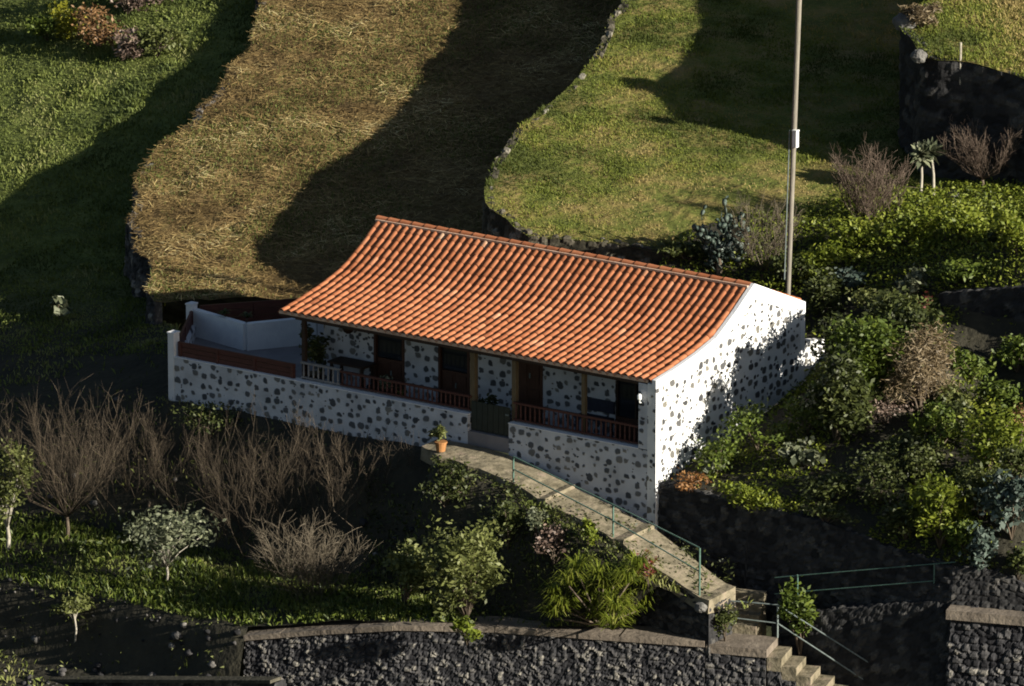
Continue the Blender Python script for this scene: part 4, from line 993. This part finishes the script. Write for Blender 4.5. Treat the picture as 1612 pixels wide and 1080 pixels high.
#PLANTS#
# --- below the house, left to right
bare('low bare tree with a short trunk and many fine shoots on the far left slope', 105, 852, 250, 225, 'twig', 38, 30, 13, .05, spread=1.1, up_=1.0, thin=.0032)
bare('tangle of thin bare shoots just below the terrace corner pillar', 235, 800, 210, 165, 'twig', 8, 28, 12, .035, spread=.9, up_=1.1, thin=.0032, roots=.8)
bare('wide tangle of bare grey-brown twigs under the left part of the porch wall', 410, 862, 250, 200, 'twig', 10, 36, 13, .04, spread=.9, up_=1.1, thin=.0032, roots=.7)
bare('bare thin-twigged bush below the middle of the porch wall, left of the path', 545, 808, 210, 140, 'twig', 8, 28, 12, .035, spread=.9, up_=1.1, thin=.0032, roots=.9)
bare('pale tan dry bush with dense fine twigs beside the bright green grass', 490, 945, 160, 130, 'twig_pale', 6, 34, 13, .03, name='dry_bush', cat='bush', up_=.5, thin=.0045, roots=.35)
tree('silvery leaved small tree in the middle of the left slope', 262, 918, 185, 135, 30, 'l_silver', 1500, .13, 16, bark='palebark', tr=.04)
tree('yellow-green tree cut by the left edge of the photo', 12, 868, 100, 182, 45, 'l_olive', 1500, .13, 16, bark='palebark')
tree('little lone tree with a thin pale trunk near the bottom left corner', 118, 1012, 85, 80, 40, 'l_olive', 420, .13, 8, bark='palebark', tr=.03)
shrub('round green shrub standing left of the taller leafy one above the lava wall', 636, 955, 100, 108, 'l_olive', 1700, .14, 12)
tree('tall uneven olive green shrub leaning over the lava wall coping', 735, 1004, 150, 178, 8, 'l_olive', 3400, .135, 20, name='tall_shrub', tr=.04)
shrub('tuft of bright leaves hanging from the foot of the tall shrub over the wall', 738, 1026, 60, 48, 'l_bright', 420, .12, 6, base=onpl(735, 1012, (-3.35, 0, 0)) )
strappy('big clump of long yellow-green strap leaves beneath the path', 945, 985, 175, 150, 'l_bright', 2200, hub=34, wid=.036)
shrub('small bush with red flowers beside the strap-leaved clump', 1020, 978, 55, 52, 'red', 160, .10, 7, name='flowering_bush', cat='flower bush')
shrub('small bright yellow-green plant right under the path edge', 925, 862, 42, 46, 'l_bright', 260, .13, 5)
shrub('pinkish half-dry shrub left of the strap-leaved clump', 872, 890, 78, 80, 'l_pink', 520, .10, 9)
shrub('dark leafy shrub on the bank below the gate', 800, 865, 110, 90, 'l_dark', 800, .12, 10)
shrub('dark creeper mound below the terracotta pot', 700, 800, 110, 75, 'l_dark', 700, .11, 10)
shrub('small grey-green shrub under the upper bend of the path', 845, 850, 48, 60, 'l_silver', 260, .11, 6)
_b = B0 + ww * 1.95 + wn * 1.3
shrub('leafy green shrub growing beside the top of the lower steps', 0, 0, 80, 120, 'l_green', 1100, .14, 11, base=(_b[0], _b[1], -3.7))
shrub('low dark ivy mound under the left end of the parapet', 330, 690, 170, 60, 'l_dark', 800, .10, 12)
shrub('dark leaves added to darken the sunlit end of the path wall above the landing', 0, 0, 62, 58, 'l_dark', 700, .1, 9, name='creeper', cat='creeper', base=(PF[-1][0] + .12, PF[-1][1] + .45, -3.2))  # added leaf mass that darkens the sunlit wall end
# --- garden right of the gable
shrub('light green bush touching the foot of the white gable', 1130, 745, 95, 70, 'l_green', 900, .12, 10)
shrub('mid green bush in the garden, second from the gable', 1195, 712, 110, 72, 'l_green', 900, .12, 10)
shrub('olive green bush in the garden close to the rear of the gable', 1270, 685, 100, 80, 'l_green', 900, .12, 10)
shrub('pale big-leaved plant in the middle of the garden', 1270, 738, 85, 48, 'l_silver', 240, .2, 8, aspect=.7, name='leafy_plant', cat='plant')
shrub('pale cabbage-like plant near the front corner of the garden', 1120, 752, 40, 28, 'l_silver', 90, .18, 5, aspect=.7, name='leafy_plant', cat='plant')
shrub('row of orange flowers on the wall edge at the foot of the gable', 1072, 772, 90, 26, 'orange', 420, .09, 9, name='flower_border', cat='flowers')
shrub('low trailing green hedge along the top of the dark garden wall', 1175, 800, 150, 46, 'l_bright', 1100, .11, 14, name='low_hedge', cat='hedge', dscale=.5)
shrub('sparse creeper at the right end of the garden wall top', 1300, 832, 130, 36, 'l_dark', 500, .10, 10, name='creeper', cat='creeper', dscale=.5)
shrub('large dark bush growing behind the rear corner of the gable', 1325, 600, 110, 110, 'l_dark', 1700, .13, 16)
hb_ = lambda x, y: (x, y, h2f(x, y))
shrub('tall dense bush in the garden nearest the rear half of the white gable', 0, 0, 140, 148, 'l_green', 8000, .15, 22, base=hb_(3.1, 4.3), shell=.2, cr_=.42)
shrub('dense dark bush in the garden between the tall bush and the dark garden wall', 0, 0, 110, 140, 'l_dark', 7000, .15, 18, base=hb_(3.2, 2.9), shell=.2, cr_=.42)
shrub('thick low bush at the rear corner of the gable, left of the dry mound', 0, 0, 140, 72, 'l_dark', 6000, .15, 18, base=hb_(3.0, 6.0), shell=.2, cr_=.42)
shrub('sunlit green bush in front of the dark one, left of the dry mound', 1385, 585, 85, 90, 'l_green', 900, .13, 10)
shrub('tall dry grass mound, pale tan, in the middle of the right bank', 1448, 652, 130, 150, 'l_dry', 6500, .16, 20, aspect=.14, name='dry_grass_clump', cat='grass clump', stems='twig' if False else 'bark', upb=.1)
shrub('grey stony-looking dry shrub at the foot of the dry grass mound', 1395, 668, 110, 50, 'l_pink', 600, .09, 10)
shrub('red flowering plant at the left end of the dark bank wall', 1450, 505, 30, 50, 'red', 90, .10, 6, name='flowering_bush', cat='flower bush')
shrub('bright green bush below the dark bank wall, right of the dry mound', 1530, 600, 100, 65, 'l_green', 800, .13, 9)
shrub('dark green bush at the right edge below the bank wall', 1602, 590, 90, 70, 'l_green', 800, .13, 9)
shrub('olive bush directly below the dry grass mound', 1475, 720, 85, 90, 'l_green', 950, .13, 10)
shrub('large bright green bush in the middle of the right edge', 1555, 745, 120, 125, 'l_bright', 1700, .13, 13)
shrub('tall bright bush above the shaded yard, left of the blue-green plant', 1480, 862, 100, 130, 'l_bright', 1500, .13, 12)
shrub('rust-brown dry shrub at the right edge beside the bright bush', 1605, 705, 50, 70, 'l_rust', 420, .11, 7)
shrub('blue-green broad-leaved shrub at the right edge', 1592, 850, 100, 130, 'l_blue', 800, .17, 11, aspect=.6)
shrub('blue-green succulent shrub above the bottom right wall', 1538, 945, 78, 92, 'l_blue', 520, .15, 9, aspect=.6)
shrub('dark bush between the succulent and the right edge', 1602, 945, 70, 70, 'l_dark', 500, .13, 8)
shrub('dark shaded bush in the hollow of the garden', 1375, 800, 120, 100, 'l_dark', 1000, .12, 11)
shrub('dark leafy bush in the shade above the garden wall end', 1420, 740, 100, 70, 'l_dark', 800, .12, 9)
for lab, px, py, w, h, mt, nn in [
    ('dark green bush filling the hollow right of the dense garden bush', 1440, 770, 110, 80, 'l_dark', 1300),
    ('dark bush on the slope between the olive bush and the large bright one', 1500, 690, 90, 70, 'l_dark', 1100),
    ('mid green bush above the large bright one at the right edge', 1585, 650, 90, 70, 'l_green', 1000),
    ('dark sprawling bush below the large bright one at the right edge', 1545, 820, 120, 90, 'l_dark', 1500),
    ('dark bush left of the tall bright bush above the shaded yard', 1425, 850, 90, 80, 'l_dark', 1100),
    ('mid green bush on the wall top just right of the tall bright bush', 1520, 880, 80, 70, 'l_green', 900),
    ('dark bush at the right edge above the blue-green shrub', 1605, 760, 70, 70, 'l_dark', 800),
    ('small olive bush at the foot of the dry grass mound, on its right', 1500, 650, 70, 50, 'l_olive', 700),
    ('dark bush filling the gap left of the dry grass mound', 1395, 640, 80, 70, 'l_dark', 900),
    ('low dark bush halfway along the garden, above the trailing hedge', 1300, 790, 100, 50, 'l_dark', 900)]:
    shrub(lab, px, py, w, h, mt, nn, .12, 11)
# --- bank behind the house
pear('dark blue-green prickly pear standing behind the roof ridge', 1132, 432, 95, 122, 'l_blue', 300, .15)
bare('grey dry shrub between the prickly pear and the pole', 1200, 440, 105, 125, 'twig_pale', 10, 20, 9, .03, name='dry_bush', cat='bush')
bare('brown leafless bush at the edge of the green field, right of the pole', 1365, 350, 125, 118, 'twig_red', 10, 34, 12, .04, name='bare_bush', cat='bush', thin=.0055, roots=.35)
bare('reddish bare tree against the dark wall in the top right', 1545, 305, 135, 108, 'twig_red', 22, 30, 12, .05, thin=.005)
rosette_tree('left one of two thin-trunked plants with leafy tops by the dark wall', 1449, 312, 86, 'l_silver', 110, .34)
rosette_tree('right one of two thin-trunked plants with leafy tops, brighter and leaning', 1470, 310, 86, 'l_silver', 110, .36, lean=(-.1, 0))
for i, (lab, px, py, w, h, mt, nn) in enumerate([
    ('bright green bush on the bank just right of the pole foot', 1290, 432, 100, 60, 'l_bright', 900),
    ('bright green bush on the bank below the leafless brown bush', 1345, 405, 110, 55, 'l_bright', 900),
    ('bushy green growth on the middle of the bank below the twin plants', 1440, 395, 120, 70, 'l_bright', 1100),
    ('yellowish green bush on the bank below the reddish bare tree', 1520, 385, 110, 65, 'l_bright', 1000),
    ('bright green bush where the bank meets the right edge', 1598, 400, 90, 90, 'l_bright', 1000),
    ('green bush low on the bank above the dark wall', 1530, 445, 120, 50, 'l_green', 900),
    ('pale blue-green plant low on the bank right of the gable peak', 1335, 462, 80, 46, 'l_blue', 260),
    ('pale grey-green plant low on the bank above the red flowers', 1440, 468, 70, 50, 'l_silver', 300),
    ('dark shrub directly behind the rear corner of the gable', 1300, 500, 90, 80, 'l_dark', 900),
    ('dark green shrub behind the gable peak at the pole foot', 1235, 452, 90, 60, 'l_dark', 800),
    ('brownish green shrub above the dark bush behind the gable', 1375, 510, 90, 60, 'l_olive', 700),
    ('dark green low shrub behind the right half of the roof ridge', 1080, 412, 90, 36, 'l_dark', 600),
    ('small nearly black shrub on the bright bank at the right', 1572, 388, 36, 36, 'l_dark', 300)]):
    shrub(lab, px, py, w, h, mt, nn, .13 if mt not in ('l_blue', 'l_silver') else .17, 9)
# --- upper left
for lab, px, py, w, h, mt, nn in [
    ('bright yellow-green bush in the top left corner of the photo', 108, 62, 50, 50, 'l_yellow', 500),
    ('rust-brown dry shrub beside the yellow bush in the top left', 155, 72, 90, 50, 'l_rust', 700),
    ('pinkish dry brush along the top edge, left of the straw field', 200, 22, 120, 55, 'l_pink', 800),
    ('mixed green shrub at the shadow edge in the top left', 248, 88, 75, 45, 'l_olive', 600),
    ('pale dry shrub just below the rust-brown one, top left', 205, 92, 60, 35, 'l_pink', 350),
    ('dark shrub left of the yellow bush in the top left', 75, 64, 60, 35, 'l_green', 450)]:
    shrub(lab, px, py, w * 1.35, h * 1.25, mt, int(nn * 1.6), .13, 10)
shrub('pale broad-leaved plant alone in the dark gully on the left', 95, 508, 46, 40, 'l_silver', 40, .3, 4, aspect=.6, name='leafy_plant', cat='plant')

# --- plants in pots and on the terrace
def potted(label, b, r, h, mat, n=160, leaf=.12, W=.5, H=.5, pot='terracotta', aspect=.5):
    b = np.array(b, float); t_ = thing('potted_plant', label, 'potted plant', b)
    m_ = MB(); m_.tube([b, b + [0, 0, h * .85], b + [0, 0, h * .86], b + [0, 0, h]], [r * .72, r * .95, r * 1.06, r * 1.06], 14)
    n0 = len(m_.v); m_.f.append(tuple(range(n0 - 14, n0))); m_.f.append(tuple(range(13, -1, -1)))
    m_.part('pot', M[pot], t_, smooth=False)
    P, idx, Cc = clumpy(n, W, W, H, 6); V, F, n_ = leaves(P + b + [0, 0, h], leaf, aspect=aspect); part('foliage', V, F, M[mat], t_, tint=np.repeat(RS.rand(n_), 4))
potp = np.interp(735, [pix((p + q) / 2)[0] for p, q in zip(PB, PF)], range(len(PB)))
c_ = (PB[1] + PF[1]) / 2; c_[2] += .03
potted('orange terracotta pot with a pale green plant on the path below the gate', c_ + np.array([-.15, -.35, 0]), .15, .24, 'l_olive', 220, .13, .5, .45)
potted('dark leafy potted shrub at the left end of the porch', (-10.9, 1.0, -.02), .2, .35, 'l_dark', 900, .12, 1.1, 1.35, 'darkwood')
potted('small potted plant with white-edged leaves behind the brown railing', (-8.6, .75, -.05), .13, .25, 'l_silver', 120, .14, .5, .55)
potted('second small potted plant behind the brown railing, nearer the gate', (-8.0, .7, -.05), .12, .22, 'l_olive', 100, .12, .4, .45)
potted('dark potted bush just inside the gate', (-5.5, .75, -.05), .15, .3, 'l_dark', 300, .11, .6, .55)
t_ = thing('hanging_basket', 'dark hanging flower basket on the porch wall near its left end', 'hanging basket', (-10.2, 1.45, 1.45))
m_ = MB(); m_.tube([(-10.2, 1.42, 1.35), (-10.2, 1.42, 1.4), (-10.2, 1.42, 1.5), (-10.2, 1.42, 1.55)], [.05, .12, .16, .16], 12); m_.part('basket', M['darkwood'], t_)
P, idx, Cc = clumpy(120, .4, .35, .35, 5); V, F, n_ = leaves(P + [-10.2, 1.42, 1.42], .1); part('foliage', V, F, M['l_dark'], t_, tint=np.repeat(RS.rand(n_), 4))
m_ = MB(); m_.tube([(-10.2, 1.42, 1.55), (-10.2, 1.42, 2.14)], .008, 5); m_.part('cord', M['darkwood'], t_)
strappy('spiky plant in the planting bed at the back left of the terrace', 0, 0, 62, 44, 'l_dark', 90, base=(-14.9, 3.15, .28), hub=3)
# rocks and stake
def rock(label, p, s):
    th, ph = np.meshgrid(np.linspace(0, 2 * PI, 15)[:-1], np.linspace(.05, PI - .05, 9)); d = np.stack([np.cos(th) * np.sin(ph), np.sin(th) * np.sin(ph), np.cos(ph)], -1).reshape(-1, 3)
    r_ = .75 + .5 * fbm(d[:, 0] * 1.7 + p[0], d[:, 1] * 1.7 + d[:, 2] * 2.3 + p[1], 3, 3); V = d * r_[:, None] * np.array([s, s * .8, s * .75]) + np.array(p) + [0, 0, s * .2]
    F = []
    for i in range(8):
        for j in range(14): F.append((i * 14 + j, i * 14 + (j + 1) % 14, (i + 1) * 14 + (j + 1) % 14, (i + 1) * 14 + j))
    F += [tuple(range(13, -1, -1)), tuple(range(8 * 14, 9 * 14))]
    solo('boulder', V, F, M['rock'], label, 'boulder')
shrub('tuft of tall dry grass on the corner of the top right terrace', 0, 0, 74, 50, 'l_dry', 2600, .14, 12, aspect=.16, name='dry_grass_clump', cat='grass clump', upb=.1, base=onpl(1452, 44, P4), shell=.2)
rock('pale grey boulder on the corner of the top right terrace', onpl(1424, 40, P4), .34)
rock('smaller pale boulder below the bigger one on the top right terrace edge', onpl(1446, 92, P4), .24)
rock('grey stone lying on the grass edge near the twin thin-trunked plants', hit(1500, 312), .2)
rock('pale stone at the foot of the path railing post', PF[-1] + np.array([-.15, -.15, -.1]), .17)
q = onpl(1512, 97, P4)
m_ = MB(); m_.tube([q - zz(.6), q - zz(.1), q + zz(.5)], .03, 6); m_.solo('stake', M['palebark'], 'thin pale stake standing on the top right terrace edge', 'stake')

# ------------------------------------------------------------------ grass, straw, undergrowth (uncountable)
def blades(Q, hf, h, w, tint, lean=.5, flat=False):
    n = len(Q); z = hf(Q[:, 0], Q[:, 1]); B = np.column_stack([Q, z]); an = RS.rand(n) * 2 * PI; d = np.column_stack([np.cos(an), np.sin(an), np.zeros(n)]); s = np.column_stack([-d[:, 1], d[:, 0], np.zeros(n)])
    h = h[:, None]; w = w[:, None]; le = (lean * RS.rand(n))[:, None]
    tip = B + d * h * le + np.array([0, 0, 1.]) * h * np.sqrt(np.maximum(.05, 1 - le ** 2))
    mid = B + d * h * le * .35 + np.array([0, 0, 1.]) * h * .55
    V = np.stack([B - s * w / 2, B + s * w / 2, tip + s * w * .12, mid - s * w * .5], 1).reshape(-1, 3)
    return V, np.arange(4 * n).reshape(n, 4), np.repeat(tint, 4)
def vis_filter(Q, hf):
    P = np.column_stack([Q, hf(Q[:, 0], Q[:, 1])]); return Q[in_frame(P, 190)]
def cover_noise(hf, amp, nscale, seed):
    return lambda x, y: hf(x, y) + amp * 2 * (fbm(x * nscale, y * nscale, seed, 4) - .47)
# straw field: cut canes lying about, with green weeds coming through
hs = cover_noise(lambda x, y: pz(P2, x, y), .10, 1.4, 21)
Q = vis_filter(poly_area_pts(D2, 340), hs)
n = len(Q); an = RS.rand(n) * 2 * PI; d = np.column_stack([np.cos(an), np.sin(an), (RS.rand(n) - .35) * .5]); ln = (.07 + .38 * RS.rand(n) ** 2.4)[:, None]
B = np.column_stack([Q, hs(Q[:, 0], Q[:, 1]) + .015 + .07 * RS.rand(n)]); s = np.column_stack([-np.sin(an), np.cos(an), (RS.rand(n) - .5) * .8]) * (.008 + .012 * RS.rand(n))[:, None]
V = np.stack([B - d * ln / 2 - s / 2, B + d * ln / 2 - s / 2, B + d * ln / 2 + s / 2, B - d * ln / 2 + s / 2], 1).reshape(-1, 3)
patch = fbm(Q[:, 0] * .7, Q[:, 1] * .7, 71, 4)
solo('cut_straw', V, np.arange(4 * n).reshape(n, 4), M['straw'], kind='stuff', label='pale cut straw lying over the terraced field', tint=np.repeat(np.clip(RS.rand(n) ** 1.3 * .75 + (patch - .36) * 1.3, 0, 1), 4))
Q = vis_filter(poly_area_pts(D2, 420), hs); g = fbm(Q[:, 0] * .42 + 9, Q[:, 1] * .42, 77, 4)
Q = Q[(g + RS.rand(len(Q)) * .28) > .62]; n = len(Q)
V, F, t = blades(Q, hs, .03 + .08 * RS.rand(n), .013 + .014 * RS.rand(n), RS.rand(n) * .95); solo('field_weeds', V, F, M['lush'], kind='stuff', label='green weeds coming up through the straw', tint=t)
# green field
hg = cover_noise(lambda x, y: pz(P3, x, y), .08, .9, 33)
Q = vis_filter(poly_area_pts(D3, 520), hg); n = len(Q); g = fbm(Q[:, 0] * .32, Q[:, 1] * .32, 81, 4) + .02 * (Q[:, 0] + 6) * (Q[:, 1] < 16)
ok = RS.rand(n) < np.clip(1.2 - (g - .40) * 4.5, .12, 1); Q = Q[ok]; g = g[ok]; n = len(Q)
V, F, t = blades(Q, hg, (.025 + .10 * RS.rand(n) * np.clip(fbm(Q[:, 0] * 1.6, Q[:, 1] * 1.6, 83, 3) * 2.4 - .5, .15, 1.4)) * np.clip(1.4 - g, .5, 1.3), .012 + .016 * RS.rand(n), np.clip(.5 * RS.rand(n) + (g - .45) * 5.2 + .14, 0, 1), .8); solo('meadow_grass', V, F, M['grass'], kind='stuff', label='short green grass on the terrace field', tint=t)
hu = cover_noise(lambda x, y: pz(P4, x, y), .10, .9, 51)
Q = vis_filter(poly_area_pts(D5, 420), hu); n = len(Q)
V, F, t = blades(Q, hu, .04 + .10 * RS.rand(n), .012 + .016 * RS.rand(n), np.clip(RS.rand(n) * .6 + (fbm(Q[:, 0] * .5, Q[:, 1] * .5, 87, 3) - .4) * 3 + .1, 0, 1), .8); solo('upper_grass', V, F, M['grass'], kind='stuff', label='grass on the top right terrace', tint=t)
# left field and slope below the house
hl = cover_noise(H1, .10, 1.2, 3)
Q = poly_area_pts(D1, 260); Q = vis_filter(Q, H1); n = len(Q); X, Y = pix(np.column_stack([Q, H1(Q[:, 0], Q[:, 1])]))
g = fbm(Q[:, 0] * .5, Q[:, 1] * .5, 91, 4); far = (Y < 560) & (Y > -60)
strip_ = (Q[:, 1] < -1.7) & (Q[:, 1] > -6.1)
keep = np.where(far, RS.rand(n) < .95, RS.rand(n) < np.where(strip_, np.clip((g - .30) * 5, .15, 1), np.clip((g - .48) * 3, .02, .3))); Q = Q[keep]; g = g[keep]; n = len(Q); far = far[keep]
V, F, t = blades(Q, hl, np.where(far, .035, .06) + np.where(far, .15, .17) * RS.rand(n) * np.clip(fbm(Q[:, 0] * 1.4, Q[:, 1] * 1.4, 85, 3) * 2.6 - .6, .12, 1.4), .018 + .024 * RS.rand(n), np.clip(RS.rand(n) * .6 + (g - .40) * 2.4, 0, 1), .9); solo('slope_grass', V, F, M['lush'], kind='stuff', label='lush green grass and weeds on the slope', tint=t)
# bank and garden undergrowth
hb = cover_noise(H2, .10, 1.2, 41)
Q = vis_filter(poly_area_pts(D4, 420), H2); n = len(Q); X, Y = pix(np.column_stack([Q, H2(Q[:, 0], Q[:, 1])])); g = fbm(Q[:, 0] * .8, Q[:, 1] * .8, 97, 3)
upz = (Y < 470) & (X > 1180); keep = RS.rand(n) < np.where(upz, .95, np.clip((g - .36) * 4, .04, .8)); Q = Q[keep]; n = len(Q); upz = upz[keep]
C = np.column_stack([Q, hb(Q[:, 0], Q[:, 1]) + RS.rand(n) * np.where(upz, .32, .14)])
V, F, n_ = leaves(C, .10, upbias=.8); solo('bank_undergrowth', V, F, M['l_bright'], kind='stuff', label='dense green undergrowth covering the bank', tint=np.repeat(np.clip(RS.rand(n_) * .9, 0, 1), 4))
# dark creepers on the bank below the path
Q = vis_filter(poly_area_pts([p[:2] for p in PF[1:]] + [tuple((B0 + wn * 1.0)[:2]), tuple((LOWER_TOP[1] + wn * .9)[:2]), tuple(onpl(600, 950, (-3, 0, 0))[:2]), tuple(atY(560, 720, -.6)[:2])], 200), H1); n = len(Q)
g = fbm(Q[:, 0] * 1.1, Q[:, 1] * 1.1, 99, 3); Q = Q[RS.rand(n) < np.clip((g - .34) * 5, .1, .95)]; n = len(Q)
C = np.column_stack([Q, hl(Q[:, 0], Q[:, 1]) + RS.rand(n) * .25]); V, F, n_ = leaves(C, .11, upbias=.8)
solo('bank_creepers', V, F, M['l_dark'], kind='stuff', label='dark creeping plants on the bank under the path', tint=np.repeat(RS.rand(n_), 4))

_bed = [B0 + wn * .85 - ww * 6.5, B0 + wn * .85, B0 + wn * 2.3 + ww * .2, B0 + wn * 2.6 - ww * 3, B0 + wn * 3.2 - ww * 6.5]
Q = vis_filter(poly_area_pts([p[:2] for p in _bed], 330), H1); n = len(Q); g = fbm(Q[:, 0] * 1.3, Q[:, 1] * 1.3, 109, 3); Q = Q[RS.rand(n) < np.clip((g - .30) * 4, .15, 1)]; n = len(Q)
C = np.column_stack([Q, hl(Q[:, 0], Q[:, 1]) + RS.rand(n) ** 2 * .3]); V, F, n_ = leaves(C, .09, upbias=.6)
solo('bed_plants', V, F, M['l_dark'], kind='stuff', label='low leafy plants filling the bed behind the wall coping', tint=np.repeat(RS.rand(n_), 4))
Q = vis_filter(poly_area_pts([(-24, -.3), (-15, -.2), (-6, -.6), (-5, -2.9), (-7, -2.2), (-24, -2.4)], 60), H1); Q2 = vis_filter(poly_area_pts([(-24, -5.7), (-7.6, -6.1), (-7.6, -10), (-24, -10)], 60), H1); Q = np.vstack([Q, Q2]); n = len(Q)
g = fbm(Q[:, 0] * 1.2, Q[:, 1] * 1.2, 129, 3); Q = Q[RS.rand(n) < np.clip((g - .38) * 5, .04, 1)]; n = len(Q)
C = np.column_stack([Q, hl(Q[:, 0], Q[:, 1]) + RS.rand(n) ** 2 * .25]); V, F, n_ = leaves(C, .12, aspect=.3, upbias=.5)
solo('bank_weeds', V, F, M['l_olive'], kind='stuff', label='sparse weeds and leaf litter on the dark banks at lower left', tint=np.repeat(RS.rand(n_) * .8, 4))
# stones lying loose on the lower bank, too many and small to count
VV = []; FF = []; TT = []; off = 0
th, ph = np.meshgrid(np.linspace(0, 2 * PI, 8)[:-1], np.linspace(.1, PI - .1, 5)); sd_ = np.stack([np.cos(th) * np.sin(ph), np.sin(th) * np.sin(ph), np.cos(ph)], -1).reshape(-1, 3)
sf_ = np.array([(i * 7 + j, i * 7 + (j + 1) % 7, (i + 1) * 7 + (j + 1) % 7, (i + 1) * 7 + j) for i in range(4) for j in range(7)])
for q in np.vstack([Q2[RS.rand(len(Q2)) < .10], Q[RS.rand(len(Q)) < .03]]):
    r_ = .03 + .09 * RS.rand() ** 2; c = np.array([q[0], q[1], float(hl(q[:1], q[1:2])[0]) + r_ * .3]); V = sd_ * (r_ * (.7 + .6 * RS.rand(35, 1))) * np.array([1.2, 1, .8]) + c
    VV.append(V); FF.append(sf_ + off); TT.append(np.full(35, RS.rand())); off += 35
solo('loose_stones', np.concatenate(VV), np.concatenate(FF), M['lava'], kind='stuff', label='loose dark stones scattered on the lower bank', tint=np.concatenate(TT))
# grass strip in front of the trees, longer and fresher
Q = poly_area_pts([(-22, -1.9), (-22, -5.9), (-7.5, -6.1), (-4.5, -5.2), (-2.5, -4.5), (-3, -3.5), (-8, -2.3)], 190); Q = vis_filter(Q, H1); n = len(Q); g = fbm(Q[:, 0] * .7, Q[:, 1] * .7, 119, 3); Q = Q[RS.rand(n) < np.clip((g - .32) * 5, .05, 1)]; n = len(Q)
V, F, t = blades(Q, hl, .10 + .16 * RS.rand(n), .02 + .025 * RS.rand(n), RS.rand(n), .9); solo('tall_grass', V, F, M['l_green'], kind='stuff', label='bright tall grass on the strip below the bare shrubs', tint=t)

# ------------------------------------------------------------------ light, sky, camera
sd = bpy.data.lights.new('sun', 'SUN'); sd.energy = 5.0; sd.angle = math.radians(.5); sd.color = (1.0, .93, .80)
so = bpy.data.objects.new('sun', sd); COL.objects.link(so); so.rotation_euler = Vector(-SUN).to_track_quat('-Z', 'Y').to_euler()
wd = bpy.data.worlds.new('World'); scene.world = wd; wd.use_nodes = True
nt = wd.node_tree; bg = nt.nodes['Background']; sk = nt.nodes.new('ShaderNodeTexSky'); sk.sky_type = 'NISHITA'; sk.sun_disc = False
sk.sun_elevation = SUN_EL; sk.sun_rotation = math.radians(90) - SUN_B; sk.altitude = 300
nt.links.new(sk.outputs[0], bg.inputs[0]); bg.inputs[1].default_value = .036
cd = bpy.data.cameras.new('camera'); co = bpy.data.objects.new('camera', cd); COL.objects.link(co)
co.location = CAM; co.rotation_euler = Vector(cf).to_track_quat('-Z', 'Y').to_euler()
cd.sensor_width = 36; cd.lens = 36 * FPX / 1612; cd.clip_start = 1; cd.clip_end = 2000
scene.camera = co
vs_ = scene.view_settings; vs_.view_transform = 'Standard'; vs_.look = 'None'; vs_.gamma = 1; vs_.exposure = 1.25; vs_.use_curve_mapping = False
scene.cycles.filter_width = 1.85
